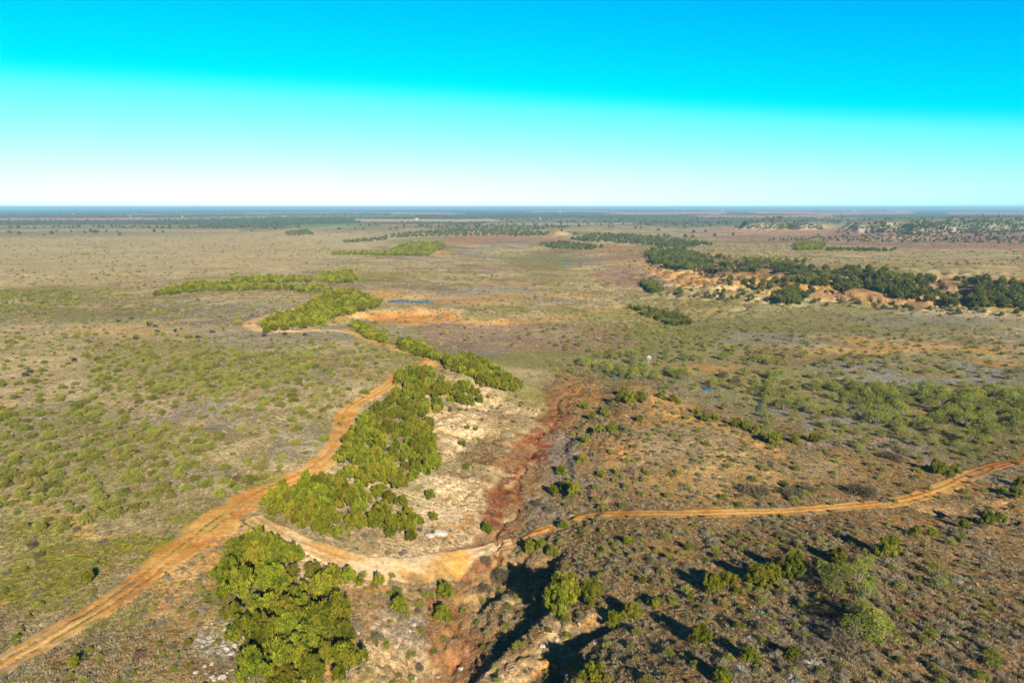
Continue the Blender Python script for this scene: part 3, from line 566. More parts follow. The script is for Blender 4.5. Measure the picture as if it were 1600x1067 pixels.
def mesh_only(name, V, Fq, mat, T=None, smooth=False):
    o = mesh_obj(name, V, Fq, mat, smooth=smooth, attrs=None if T is None else {'tint': ('FLOAT', T)})
    me = o.data; bpy.data.objects.remove(o); return me
def lobes(rg, n, rad, low, high, sx, sz):
    out = []
    for i in range(n):
        a = 2.4 * i + rg.uniform(-.5, .5); f = (i + .5) / n
        zc = low + (high - low) * f ** .9; rr = rad * (1 - .75 * f ** 1.6) * rg.uniform(.65, 1.1)
        out.append((np.array([rr * math.cos(a), rr * math.sin(a), zc]), np.array([sx * rg.uniform(.75, 1.25)] * 2 + [sz * rg.uniform(.8, 1.25)])))
    return out
def ball(c, r, nu=7, nv=5):
    V = []
    for i in range(nv + 1):
        p = math.pi * i / nv
        for j in range(nu): t = 2 * math.pi * j / nu; V.append(c + r * np.array([math.sin(p) * math.cos(t), math.sin(p) * math.sin(t), math.cos(p)]))
    Fq = [(i * nu + j, (i + 1) * nu + j, (i + 1) * nu + (j + 1) % nu, i * nu + (j + 1) % nu) for i in range(nv) for j in range(nu)]
    return np.array(V), np.array(Fq)
def crown(rg, lobs, ntuft, nbl, L, Wd, up, core=.72, dens_top=1.0, spread=.55):
    parts = []
    if core:
        for c, r in lobs: v, f = ball(c, r * core); parts.append((v, f, np.full(len(v), .15)))
    cen = np.mean([c for c, r in lobs], 0)
    vol = np.array([np.prod(r) ** .667 for c, r in lobs]); vol /= vol.sum()
    P = []; TL = []; Nn = []; LC = np.array([c for c, r in lobs]); LR = np.array([r for c, r in lobs])
    while len(P) < ntuft:
        k = rg.choice(len(lobs), p=vol); c, r = lobs[k]; d = unit(rg.normal(size=3))
        p = c + d * r * rg.uniform(.78, 1.06)
        if (np.sum(((p - LC) / (LR * .8)) ** 2, 1) < 1).sum() > (np.sum(((p - c) / (r * .8)) ** 2) < 1): continue
        if p[2] < .02: continue
        P.append(p); TL.append(k); Nn.append(unit(d / r * .8 + unit(p - cen) * .6))
    P = np.array(P); Nn = np.array(Nn); T = np.clip(rg.normal(.5, .3, len(lobs))[np.array(TL)] + rg.normal(0, .12, ntuft), 0, 1)
    D0 = unit(Nn * (1 - up) + np.array([0, 0, up]))
    Pb = np.repeat(P, nbl, 0) + rg.normal(size=(ntuft * nbl, 3)) * L * .22
    D = unit(np.repeat(D0, nbl, 0) + rg.normal(size=(ntuft * nbl, 3)) * spread)
    Lb = L * rg.uniform(.6, 1.25, ntuft * nbl); Wb = Wd * rg.uniform(.7, 1.3, ntuft * nbl)
    parts.append(blades(Pb, D, Lb, Wb, np.clip(np.repeat(T, nbl) + rg.normal(0, .15, ntuft * nbl), 0, 1), rg))
    return join(parts)
def trunk(rg, h, r, n=3, lean=.25, top=.55):
    parts = []
    for i in range(n):
        a = 2 * math.pi * i / n + rg.uniform(-.4, .4); d = np.array([math.cos(a), math.sin(a), 0]) * lean
        pts = [d * 0 + [0, 0, -.12 * h], d * .15, d * .5 + [0, 0, h * top * .45], d * 1.0 + [0, 0, h * top]]
        v, f = tube(pts, [r * 1.15, r, r * .7, r * .25]); parts.append((v, f))
    return join(parts)
def make_kind(n, fn, cn, mat, tn=None):
    out = []
    for i in range(n):
        rg = np.random.default_rng(1000 + hash(cn) % 97 * 0 + len(cn) * 31 + i)
        c, t = fn(rg, i); me = mesh_only(cn, c[0], c[1], mat, c[2]); tm = mesh_only('trunk', t[0], t[1], M_BARK) if t is not None else None
        out.append((me, tm))
    return out
# juniper: unit height 1
def f_jun(rg, i):
    w = rg.uniform(.26, .42); M = lobes(rg, int(rg.integers(7, 11)), w, .12, .68, .17, .20); M.append((np.array([0, 0, .36]), np.array([.22, .22, .36])))
    L = []
    for c, r in M:                                              # upright flame-shaped sprays standing out of each limb's mass
        for k in range(7):
            d = unit(rg.normal(size=3)); d[2] = abs(d[2]) * .95 - .1
            L.append((c + d * r * rg.uniform(.9, 1.22), np.array([.05, .05, .10]) * rg.uniform(.7, 1.4)))
    core = [(ball(c, r * .58) + (None,)) for c, r in M]
    core = [(v, f, np.full(len(v), .1)) for v, f, _ in core]
    return join(core + [crown(rg, L, 900, 9, .075, .017, .78, .72, spread=.30)]), trunk(rg, 1, .04, 3, .2, .4)
JUND_ = None
def f_jun_far(rg, i):
    L = lobes(rg, 9, .38, .2, .75, .17, .22); return crown(rg, L, 130, 5, .15, .07, .55, .7, spread=.45), None
def f_mesq(rg, i):
    L = lobes(rg, int(rg.integers(12, 18)), .6, .36, .88, .15, .12)
    c = crown(rg, L, 300, 9, .075, .02, .25, 0, spread=.9)
    # twigs carry the leaf sprays
    tr = [trunk(rg, 1, .03, 4, .5, .75)]
    for cc, r in L:
        v, f = tube([[cc[0] * .15, cc[1] * .15, .12], cc * [.6, .6, .75], cc], [.022, .014, .006], 4); tr.append((v, f, np.full(len(v), .5)))
    return c, join(tr)
def f_shrub(rg, i):
    L = lobes(rg, int(rg.integers(6, 11)), .75, .2, .75, .26, .28); return crown(rg, L, 220, 9, .2, .035, .55, .4, spread=.7), None
def f_sage(rg, i):
    L = lobes(rg, int(rg.integers(4, 8)), .7, .10, .45, .30, .24); return crown(rg, L, 120, 9, .26, .03, .5, .3, spread=.9), None
def f_dark(rg, i):
    L = lobes(rg, 8, .6, .2, .6, .32, .26); return crown(rg, L, 170, 8, .24, .03, .5, .35, spread=.7), None
def f_pear(rg, i):
    parts = []
    for k in range(26):
        a = rg.uniform(0, 6.28); rr = rg.uniform(0, .8); lv = rg.integers(0, 3); c = np.array([rr * math.cos(a), rr * math.sin(a), .16 + .22 * lv * (1 - .5 * rr)])
        nrm = unit(rg.normal(size=3) * [1, 1, .35]); up = unit(np.cross(np.cross(nrm, [0, 0, 1]), nrm)); sd = np.cross(nrm, up); s = rg.uniform(.14, .2)
        ring = [c + sd * s * .75 * math.cos(t) + up * s * math.sin(t) for t in np.linspace(0, 2 * math.pi, 8, endpoint=False)]
        v = np.array(ring + [c + nrm * .05] + [c - nrm * .05]); f = [(8, q, (q + 1) % 8, (q + 1) % 8) for q in range(8)] + [(9, (q + 1) % 8, q, q) for q in range(8)]
        parts.append((v, np.array(f), np.full(10, rg.uniform(0, 1))))
    V, Fq, T = join(parts)
    return (V, Fq, T), None
def f_dead(rg, i):
    parts = []
    for k in range(26):
        a = rg.uniform(0, 6.28); l = rg.uniform(.5, 1.1); d = np.array([math.cos(a), math.sin(a), 0])
        p1 = d * l * .35 + [0, 0, l * .45]; p2 = d * l * .8 + [0, 0, l * .5 + rg.uniform(-.1, .1)]; p3 = d * l * 1.15 + [0, 0, l * rg.uniform(.1, .45)]
        v, f = tube([[0, 0, -.05], p1, p2, p3], [.03, .022, .014, .005], 4); parts.append((v, f))
        e = unit(d + rg.normal(size=3) * .5); v, f = tube([p1, p1 + e * .3, p1 + e * .5], [.014, .009, .003], 3); 
        f = np.array(f); parts.append((v, f))
    return join(parts), None
def f_tuft(rg, i, n=20):
    a = rg.uniform(0, 6.28, n); t = rg.uniform(.15, 1.0, n); D = unit(np.stack([np.cos(a) * t, np.sin(a) * t, np.ones(n)], 1)); P = np.stack([np.cos(a) * .18, np.sin(a) * .18, np.full(n, -.08)], 1) * rg.uniform(.3, 1.2, (n, 1))
    return blades(P, D, rg.uniform(.7, 1.2, n), rg.uniform(.05, .10, n), rg.uniform(0, 1, n), rg), None
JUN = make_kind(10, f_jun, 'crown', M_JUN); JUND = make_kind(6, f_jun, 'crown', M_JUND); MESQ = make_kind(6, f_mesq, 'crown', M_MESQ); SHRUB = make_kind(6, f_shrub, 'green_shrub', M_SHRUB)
SAGE = make_kind(5, f_sage, 'sagebrush', M_SAGE); DARK = make_kind(4, f_dark, 'twiggy_bush', M_BUSHD); PEAR = make_kind(3, f_pear, 'prickly_pear', M_PEAR)
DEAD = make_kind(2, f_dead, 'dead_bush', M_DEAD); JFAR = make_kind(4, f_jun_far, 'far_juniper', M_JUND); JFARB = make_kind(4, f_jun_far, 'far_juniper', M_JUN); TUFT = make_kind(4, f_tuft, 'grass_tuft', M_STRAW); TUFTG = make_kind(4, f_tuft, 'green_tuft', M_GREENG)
SFAR = make_kind(3, lambda rg, i: (crown(rg, lobes(rg, 5, .5, .2, .6, .34, .3), 30, 4, .35, .16, .55, .7, spread=.5), None), 'far_shrub', M_SHRUB)
M_BFAR = leaf_mat('brush_foliage', (.15,.135,.06), (.25,.22,.10), (.28,.21,.11), .2)
BFAR = make_kind(3, lambda rg, i: (crown(rg, lobes(rg, 5, .8, .12, .5, .3, .25), 26, 4, .35, .16, .5, .5, spread=.6), None), 'far_brush', M_BFAR)
def protos(kind, name):
    out = []
    for i, (me, tm) in enumerate(kind):
        o = bpy.data.objects.new(name, me); out.append(o)
    return out
def scatter(name, pts, scl, kind, label, cat, flat=None):
    """one mass of plants nobody could count: points on the ground carrying copies of a few meshes"""
    n = len(pts); me = bpy.data.meshes.new(name); me.vertices.add(n); me.vertices.foreach_set('co', np.asarray(pts, np.float32).ravel())
    S = np.asarray(scl, np.float32); S = np.stack([S, S, S * (1 if flat is None else flat)], 1)
    for an, typ, key, d in (('scl', 'FLOAT_VECTOR', 'vector', S), ('rotz', 'FLOAT', 'value', rng.uniform(0, 6.28, n)), ('pick', 'INT', 'value', rng.integers(0, len(kind), n))):
        a = me.attributes.new(an, typ, 'POINT'); a.data.foreach_set(key, np.asarray(d, np.int32 if typ == 'INT' else np.float32).ravel())
    o = bpy.data.objects.new(name, me); COL.objects.link(o); tag(o, label, cat, kind='stuff')
    g = bpy.data.node_groups.new(name, 'GeometryNodeTree'); g.interface.new_socket('Geometry', in_out='INPUT', socket_type='NodeSocketGeometry'); g.interface.new_socket('Geometry', in_out='OUTPUT', socket_type='NodeSocketGeometry')
    gi = g.nodes.new('NodeGroupInput'); go = g.nodes.new('NodeGroupOutput'); iop = g.nodes.new('GeometryNodeInstanceOnPoints'); jn = g.nodes.new('GeometryNodeJoinGeometry')
    for p in protos(kind, name + '_source'):
        oi = g.nodes.new('GeometryNodeObjectInfo'); oi.inputs['Object'].default_value = p; oi.inputs['As Instance'].default_value = True; g.links.new(oi.outputs['Geometry'], jn.inputs[0])
    def na(nm, dt):
        a = g.nodes.new('GeometryNodeInputNamedAttribute'); a.data_type = dt; a.inputs['Name'].default_value = nm; return [s for s in a.outputs if s.enabled and s.name == 'Attribute'][0]
    cx = g.nodes.new('ShaderNodeCombineXYZ'); g.links.new(na('rotz', 'FLOAT'), cx.inputs[2])
    g.links.new(gi.outputs[0], iop.inputs['Points']); g.links.new(jn.outputs[0], iop.inputs['Instance']); iop.inputs['Pick Instance'].default_value = True
    g.links.new(na('pick', 'INT'), iop.inputs['Instance Index']); g.links.new(cx.outputs[0], iop.inputs['Rotation']); g.links.new(na('scl', 'FLOAT_VECTOR'), iop.inputs['Scale'])
    g.links.new(iop.outputs[0], go.inputs[0])
    md = o.modifiers.new('scatter', 'NODES'); md.node_group = g
    return o

# ------------------------------------------------------------------ where the plants stand
def grove(poly, h, gap, dens=1.0, seed=0, lift=.42, inset=.11):
    """fill an area of crowns seen in the photograph with trees at least gap metres apart; returns base points and heights"""
    rg = np.random.default_rng(seed); P = np.array(poly, float); lo, hi = P.min(0), P.max(0)
    n = 2200; q = rg.uniform(lo, hi, (n, 2)); q = q[inside(q[:, 0], q[:, 1], P)]
    H = rg.uniform(h[0], h[1], len(q))
    x, y, z = at(q[:, 0], q[:, 1]); d = np.hypot(x, y)
    ed, _, _ = seg_dist(q[:, 0], q[:, 1], P, True)
    ok = ed > np.minimum(inset * H * FPX / d, .28 * min(hi - lo)); q, H, d = q[ok], H[ok], d[ok]
    q[:, 1] += lift * H * FPX / d * .9
    x, y, z = at(q[:, 0], q[:, 1])
    keep = []; KX = np.empty(len(x)); KY = np.empty(len(x)); m = 0
    for i in range(len(x)):
        g = gap * (.75 + .5 * rg.random())
        if m == 0 or ((x[i] - KX[:m]) ** 2 + (y[i] - KY[:m]) ** 2).min() > g * g: keep.append(i); KX[m] = x[i]; KY[m] = y[i]; m += 1
    keep = [i for i in keep if rg.random() < dens]
    return [(x[i], y[i], z[i], H[i]) for i in keep]
def clumped(pts, sc_, thr, sd):
    return [p for p in pts if fbm(np.array([p[0] / sc_]), np.array([p[1] / sc_]), sd, 3)[0] > thr]
def spots(lst):
    a = np.array(lst, float); x, y, z = at(a[:, 0], a[:, 1]); return list(zip(x, y, z, a[:, 2]))
Z_ = []      # zone: kind, phrase, points
def zone(kind, phrase, pts): Z_.append((kind, phrase, pts))
G = grove
zone('juniper', 'in the near grove below the sandy junction', G([(345,852),(375,842),(425,842),(478,868),(505,892),(520,915),(535,955),(550,1000),(553,1040),(500,1055),(440,1075),(390,1067),(378,1020),(372,985),(352,950),(360,915),(330,895),(350,880)], (2.6,6.4), 3.3, seed=1))
zone('juniper', 'at the lower end of the long grove', G([(390,783),(420,765),(450,752),(485,738),(535,740),(550,760),(600,760),(632,780),(662,815),(668,838),(640,840),(600,830),(560,830),(520,836),(485,818),(432,793)], (2.2,5.8), 3.3, .9, seed=2))
zone('juniper', 'in the long grove beside the road bend', G([(538,738),(542,713),(535,699),(547,683),(553,663),(572,646),(620,640),(672,650),(678,690),(680,725),(660,748),(620,752),(570,752)], (2.2,5.8), 3.3, .92, seed=3))
zone('juniper', 'at the upper end of the long grove', G([(565,648),(605,622),(624,600),(622,582),(650,573),(690,580),(700,595),(735,600),(765,628),(700,634),(690,645),(640,645),(600,645)], (2.2,5.6), 3.3, .9, seed=4))
zone('juniper', 'in the hedge-like row behind the cream slope', G([(690,560),(730,552),(770,572),(818,600),(806,608),(770,603),(735,588),(700,572)], (3.4,5.0), 3.1, seed=5))
zone('juniper', 'lining the road below the earth bank', G([(545,506),(560,503),(602,524),(602,534),(575,527)], (3,4), 2.6, seed=6) + G([(618,530),(640,530),(684,552),(692,562),(660,556),(630,545)], (3.2,4.6), 2.6, seed=7))
zone('juniper', 'in the grove beside the orange earth bank', G([(405,512),(425,495),(452,487),(478,477),(502,460),(530,451),(562,455),(597,470),(588,480),(560,486),(522,494),(500,507),(470,510),(415,519)], (3.2,5.0), 3.6, seed=8))
zone('juniper', 'in the thin tree belt on the plateau', G([(236,459),(270,448),(300,441),(370,442),(440,445),(500,446),(526,453),(500,456),(430,452),(330,453),(240,462)], (3,4.6), 4.2, seed=9) + G([(357,436),(420,430),(490,434),(485,440),(370,441)], (3,4.4), 4.6, seed=10) + G([(495,428),(550,422),(556,438),(520,442),(497,438)], (3.4,5), 4.4, seed=11))
zone('juniper', 'on the dark wooded escarpment', clumped(G([(1005,392),(1030,383),(1060,384),(1100,396),(1200,408),(1290,417),(1350,417),(1450,434),(1640,438),(1640,480),(1520,472),(1400,464),(1330,452),(1260,440),(1180,432),(1100,418),(1020,408)], (3.5,7.2), 6.2, seed=12)
     + G([(1150,412),(1250,414),(1300,430),(1320,455),(1250,440),(1180,436)], (3.5,7), 7, seed=13) + G([(1008,395),(1060,388),(1100,402),(1120,425),(1060,418),(1020,412)], (4.5,7), 4.8, seed=141) + G([(1090,428),(1200,432),(1300,455),(1250,462),(1150,448)], (3,5), 8, seed=142) + G([(1330,420),(1450,438),(1640,445),(1640,486),(1500,478),(1400,462),(1340,440)], (3.5,7), 7, seed=14), 26, -.24, 498))
zone('juniper', 'in clumps at the foot of the escarpment', G([(998,440),(1020,439),(1036,452),(1018,456)], (4,5.5), 3.2, seed=15) + G([(1202,464),(1225,452),(1245,450),(1260,464),(1230,474)], (3.5,5), 3, seed=16)
     + G([(1060,448),(1200,455),(1290,468),(1400,474),(1600,488),(1600,494),(1400,484),(1250,474),(1150,470),(1060,462)], (2.2,4), 9, seed=17) + G([(980,478),(1010,480),(1075,494),(1085,505),(1050,508),(1000,488)], (2.5,4), 3.4, seed=171))
zone('far', '', G([(892,372),(930,364),(1000,367),(1085,376),(1120,382),(1060,386),(980,379),(900,376)], (4.5,7), 9, seed=18) + G([(600,367),(700,357),(860,362),(850,368),(700,368),(600,371)], (4,6.5), 12, seed=19)
     + G([(840,380),(880,377),(945,384),(930,389),(860,388)], (4,6), 9, seed=20) + G([(1290,387),(1400,388),(1400,392),(1290,391)], (3,4.5), 9, seed=22)
     )
zone('farb', '', G([(1160,402),(1260,405),(1260,410),(1170,409)], (3,5), 7, seed=23) + G([(607,392),(640,378),(692,377),(697,388),(670,393),(620,396)], (4,6.5), 6.5, seed=24) + G([(520,393),(610,392),(680,393),(670,399),(520,397)], (3.5,5), 6, seed=25)
     + G([(1240,381),(1262,376),(1292,382),(1280,389),(1245,390)], (4,6.5), 6, seed=21))
zone('far', '', G([(535,376),(600,370),(607,374),(540,379)], (3,5), 9, seed=26) + G([(1330,356),(1400,351),(1600,348),(1700,350),(1700,362),(1560,364),(1450,366),(1360,364)], (4,6.5), 7, seed=27) + G([(1160,354),(1230,350),(1285,352),(1285,358),(1180,358)], (3.5,6), 7, seed=28)
     + G([(445,362),(480,358),(490,366),(450,368)], (3,5), 10, seed=29) + G([(1600,370),(1400,366),(1200,372),(1200,376),(1600,380)], (3,4.5), 18, seed=30))
zone('juniper', 'standing alone on the plateau pasture', spots([(10,652,2.6),(140,908,2.4),(116,1040,1.5),(363,763,1.9),(348,515,1.7)]))
zone('juniper', 'on the cream slope between grove and creek', spots([(672,780,2.8),(730,670,1.5),(744,673,1.6),(722,697,2.2),(748,690,1.3),(728,733,1.8),(762,832,2.8),(677,812,2.2),(782,608,1.8)]))
zone('juniper', 'below the sandy track at valley bottom', spots([(545,910,3.2),(522,906,3.2),(592,915,2.8),(626,958,3.6),(696,934,3.6),(692,972,3.6),(562,915,1.6)]))
zone('juniper', 'on the shaded bank right of the creek', spots([(828,862,3.2),(846,858,2.6),(862,870,2.8),(882,765,3.0),(866,775,3.4),(897,772,3.6),(877,742,3.2),(911,722,2.4),(916,690,2.4),(938,676,3),(956,674,3),(912,640,2.8),(925,655,2.6),(945,650,2.8),(968,628,3.2),(985,630,4),(1002,628,4.2),(975,618,3.8),(1000,660,2.4),(940,745,2),(964,740,1.6),(880,825,2)]))
zone('juniper', 'on the brown slope below the ridge track', spots([(880,950,6.6),(926,940,4.4),(958,978,2.8),(988,966,3.1),(1023,950,1.8),(928,1066,3.4),(1093,1003,3.2),(1112,926,3.8),(1135,922,3.8),(1180,912,4),(1205,908,3.6),(1237,902,5),(1308,880,3.4),(1383,868,5.2),(1430,836,2.4),(1456,838,2),(1506,826,2.4),(1542,820,3.6),(1562,818,3),(980,850,1.8),(1075,858,1.8),(1046,876,1.2),(1004,910,1.2),(1080,938,1.5),(1023,946,1.8),(1172,1036,2.4),(1128,1066,2.4),(1238,1030,1.9),(1585,778,3.2),(1594,760,3)]))
zone('juniper', 'along the crest of the ridge spur', spots([(1102,658,3),(1118,656,2.4),(1088,648,2.6),(1206,694,4),(1214,690,3.6),(1242,692,2.4),(1270,692,3.2),(1150,668,3.4),(1165,672,3.8),(1180,678,3),(1130,640,2.4),(1060,630,2.4),(1035,622,2.8),(1050,628,2.6),(1462,740,4.2),(1492,742,3.4),(1476,740,2.8),(1228,762,1.6)]))
zone('mesquite', 'on the wooded flats behind the ridge', clumped(G([(900,566),(1000,562),(1060,566),(1130,580),(1250,585),(1330,600),(1450,600),(1640,630),(1640,700),(1520,690),(1440,668),(1330,655),(1250,630),(1120,605),(980,592)], (1.8,5.0), 4.6, .9, seed=40), 14, -.03, 490))
zone('mesquite', 'among the pools on the wooded flats', clumped(G([(880,560),(1000,545),(1200,560),(1340,590),(1340,650),(1240,640),(1120,605),(960,590)], (1.6,4.6), 5.0, .9, seed=45), 16, .0, 497))
zone('mesquite', 'in the leafy thicket by the right edge', G([(1440,612),(1500,605),(1640,622),(1640,690),(1530,680),(1450,650)], (3.0,5.6), 5.2, .75, seed=41) + G([(1330,600),(1390,605),(1420,640),(1370,660),(1330,640)], (3.4,5.2), 4.8, .9, seed=42))
zone('mesquite', 'on the grey flats around the thicket', G([(860,530),(1000,520),(1250,545),(1600,575),(1600,625),(1300,590),(1050,560),(900,560)], (2,3.4), 10, .7, seed=43) + G([(1150,640),(1300,640),(1600,700),(1560,715),(1420,712),(1300,700),(1200,670)], (2,3.2), 7, .7, seed=44))
zone('mesquite', 'in the clump on the near slope', spots([(1285,905,3.4),(1312,915,4),(1338,908,3.6),(1300,930,3.2),(1352,935,3),(1345,965,3.2),(1362,985,3.8),(1340,998,3.6),(1375,1002,3.4),(1465,900,2.6),(1470,922,2.2),(1350,890,2.6)]))
SHz = [([(0,640),(180,640),(330,700),(260,780),(120,830),(0,830)], 3.4, .9), ([(150,560),(520,545),(480,600),(300,620),(150,610)], 3.2, .9), ([(0,520),(640,530),(560,640),(480,720),(300,800),(0,800)], 4.0, .9), ([(0,455),(110,455),(120,480),(0,490)], 3.6, .8)]
sh = []
for i, (pl, gap, dn) in enumerate(SHz): sh += [p for p in G(pl, (.7, 1.9), gap, dn, seed=50 + i, lift=0, inset=0)]
sh = [p for p in sh if fbm(np.array([p[0] / 22]), np.array([p[1] / 22]), 480, 3)[0] > -.42]
zone('shrub', 'on the left-hand plateau pasture', sh)
zone('shrub', 'between creek and ridge track', G([(860,640),(1000,620),(1300,690),(1600,690),(1600,780),(1300,790),(900,800)], (.6,1.3), 5, .8, seed=60, lift=0, inset=0) + G([(560,900),(720,900),(900,830),(1500,820),(1600,1067),(600,1067)], (.5,1.1), 3.6, .7, seed=61, lift=0, inset=0))
zone('shrub', 'on the flats beyond the ridge', G([(820,510),(1100,500),(1600,540),(1600,700),(1300,680),(1000,600),(860,590)], (.7,1.8), 6, .9, seed=62, lift=0, inset=0))
zone('sage', 'on the near brown slope', clumped(G([(960,830),(1600,800),(1640,1080),(900,1080)], (.3,1.15), 1.5, .9, seed=70, lift=0, inset=0), 7, -.02, 495))
zone('sage', 'on the ridge and creek banks', G([(820,680),(1000,640),(1600,700),(1600,780),(900,800),(820,830)], (.4,.9), 3.2, .9, seed=71, lift=0, inset=0) + G([(560,900),(760,880),(860,940),(700,1060),(560,1050)], (.35,.7), 4.5, .6, seed=72, lift=0, inset=0))
zone('twiggy', 'near the ridge track', spots([(1172,770,2.4),(1190,772,2),(1240,775,2.4),(1262,770,2.2),(1340,772,2.6),(1356,776,2.4),(1320,1008,2.2),(1400,720,2.2),(1385,716,2),(1130,590,3),(1150,600,2.8),(785,905,2),(755,925,1.6),(860,800,1.6),(840,790,1.4),(760,880,1.5),(1290,960,1.4),(1190,985,1.2),(1020,880,1.1),(590,1000,1.2),(655,1045,1.0)]))
zone('twiggy', 'on the plateau pasture', spots([(1380,700,1),(370,750,1.2),(355,748,1),(60,870,1),(215,1030,1.1),(50,855,1),(160,850,.9),(120,830,.9),(310,690,.9),(270,610,.8)]) + G([(0,480),(640,520),(560,640),(0,780)], (.5,.9), 9, .6, seed=75, lift=0, inset=0))
zone('pear', 'on the near slopes', spots([(375,882,1.3),(392,890,1.2),(400,872,1.1),(1040,1010,.8),(1190,960,.8),(1012,940,.7),(1145,935,.7),(560,1050,.9),(95,720,.9),(378,715,.8),(180,585,.9),(240,780,.8),(570,570,.9),(1290,860,.7),(905,880,.8),(900,750,1),(875,700,.9),(1330,820,.7)]) + G([(950,850),(1600,850),(1600,1067),(950,1067)], (.4,.7), 9, .7, seed=77, lift=0, inset=0))
zone('dead', 'lying on the near slope', spots([(1268,1040,1.3),(1160,1050,1.1),(1240,1064,1.4),(1495,912,1.0),(1550,868,1.0),(1400,905,.9),(640,975,1.0),(1175,1000,.8)]))

KIND = dict(juniper=(JUN, 'juniper_tree', 'juniper tree', 'tree'), mesquite=(MESQ, 'mesquite_tree', 'feathery mesquite tree', 'tree'), shrub=(SHRUB, 'green_shrub', 'green shrub', 'shrub'),
            sage=(SAGE, 'sagebrush', 'grey sagebrush', 'shrub'), twiggy=(DARK, 'twiggy_bush', 'dark twiggy bush', 'bush'), pear=(PEAR, 'prickly_pear', 'blue-green prickly pear clump', 'cactus'), dead=(DEAD, 'dead_bush', 'bleached dead bush', 'bush'))
rest = {}
for k in KIND:
    allp = [(H / math.hypot(x, y), x, y, z, H, ph) for kk, ph, pts in Z_ if kk == k for x, y, z, H in pts]
    px, py = project(np.array([a[1] for a in allp]), np.array([a[2] for a in allp]), np.array([a[3] for a in allp]))
    vis = [(px[i] > -15) and (px[i] < 1615) and (py[i] < 1135) for i in range(len(allp))]
    rest[k] = [a for a, v in zip(allp, vis) if not v]
    allp = sorted([a for a, v in zip(allp, vis) if v], key=lambda a: -a[0])
    top, rest[k] = allp[:300], rest[k] + allp[300:]
    meshes, oname, words_, cat = KIND[k]
    by = {}
    for a in top: by.setdefault(a[5], []).append(a)
    for ph, lst in by.items():
        X = np.array([a[1] for a in lst]); Y = np.array([a[2] for a in lst]); HH = np.array([a[4] for a in lst])
        PX, PY = project(X, Y, np.array([a[3] for a in lst]))
        for i, a in enumerate(lst):
            s, x, y, z, H, _ = a; n = len(lst)
            size = 'tall' if H >= np.percentile(HH, 70) else 'low' if H <= np.percentile(HH, 30) else 'mid-sized'
            k_ = int((PX < PX[i]).sum()) + 1; suf = 'th' if k_ % 100 in (11, 12, 13) else {1: 'st', 2: 'nd', 3: 'rd'}.get(k_ % 10, 'th')
            label = '%s %s %s, %d%s from the left' % (size, words_, ph, k_, suf)
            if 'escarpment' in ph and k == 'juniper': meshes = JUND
            elif k == 'juniper': meshes = JUN
            me, tm = meshes[(i * 7 + len(ph)) % len(meshes)]
            rz = rng.uniform(0, 6.28)
            if tm is not None:
                root = bpy.data.objects.new(oname, None); root.empty_display_size = .1; COL.objects.link(root)
                c = bpy.data.objects.new('crown', me); t = bpy.data.objects.new('trunk', tm)
                for o in (c, t): COL.objects.link(o); o.parent = root
            else:
                root = bpy.data.objects.new(oname, me); COL.objects.link(root)
            w = rng.uniform(.85, 1.2)
            root.location = (x, y, z - .05 * H); root.rotation_euler = (rng.normal(0, .05), rng.normal(0, .05), rz); root.scale = (H * w, H * rng.uniform(.9, 1.1) * w, H)
            tag(root, label, cat, words_ + 's ' + ph)
def pts_of(lst): return np.array([(a[1], a[2], a[3] - .05 * a[4]) for a in lst]), np.array([a[4] for a in lst])
farj = [(0, x, y, z, H, '') for kk, ph, pts in Z_ if kk == 'far' for x, y, z, H in pts] + [a for a in rest['juniper'] if 'escarp' in a[5]]
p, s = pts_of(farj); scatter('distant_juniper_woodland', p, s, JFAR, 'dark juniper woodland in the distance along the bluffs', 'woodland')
farb = [a for a in rest['juniper'] if 'escarp' not in a[5]] + [(0, x, y, z, H, '') for kk, ph, pts in Z_ if kk == 'farb' for x, y, z, H in pts]
p, s = pts_of(farb); scatter('distant_juniper_belt', p, s, JFARB, 'bright green juniper belts in the left and middle distance', 'woodland')
if rest['mesquite']: p, s = pts_of(rest['mesquite']); scatter('distant_mesquite_scrub', p, s, MESQ, 'feathery light green mesquite scrub on the far flats', 'scrub')

# ------------------------------------------------------------------ ground cover (nobody could count it)
ROADS = []
for nm in ('dirt_road', 'sandy_track', 'ridge_track', 'upper_track'):
    V = np.empty(len(bpy.data.meshes[nm].vertices) * 3); bpy.data.meshes[nm].vertices.foreach_get('co', V); V = V.reshape(-1, 15, 3)[:, :, :2]
    ROADS.append((V[::3, 7], np.hypot(*(V[::3, 0] - V[::3, 14]).T)))
def polar(n, r0, r1, a=.78):
    u = rng.uniform(math.log(r0), math.log(r1), n); v = rng.uniform(-a, a, n); r = np.exp(u); return r * np.sin(v), r * np.cos(v)
def cover(x, y):
    z = ground(x, y); A, B = soils(x, y, z)
    lum = A.mean(1); redn = A[:, 0] / (A[:, 1] + 1e-3); grn = A[:, 1] / (A[:, 0] + 1e-3)
    on = np.zeros(len(x), bool)
    for P, W in ROADS:
        for i in range(0, len(P), 1):
            pass
        near = np.where((x > P[:, 0].min() - 6) & (x < P[:, 0].max() + 6) & (y > P[:, 1].min() - 6) & (y < P[:, 1].max() + 6))[0]
        if len(near):
            d2 = np.full(len(near), 1e9); wi = np.zeros(len(near))
            for i in range(0, len(near), 20000):
                D = (x[near[i:i + 20000], None] - P[None, :, 0]) ** 2 + (y[near[i:i + 20000], None] - P[None, :, 1]) ** 2
                k = D.argmin(1); d2[i:i + 20000] = D[np.arange(len(k)), k]; wi[i:i + 20000] = W[k]
            on[near] |= np.sqrt(d2) < wi * .42
    return z, lum, redn, grn, on
x, y = polar(160000, 66, 600)
z, lum, redn, grn, on = cover(x, y)
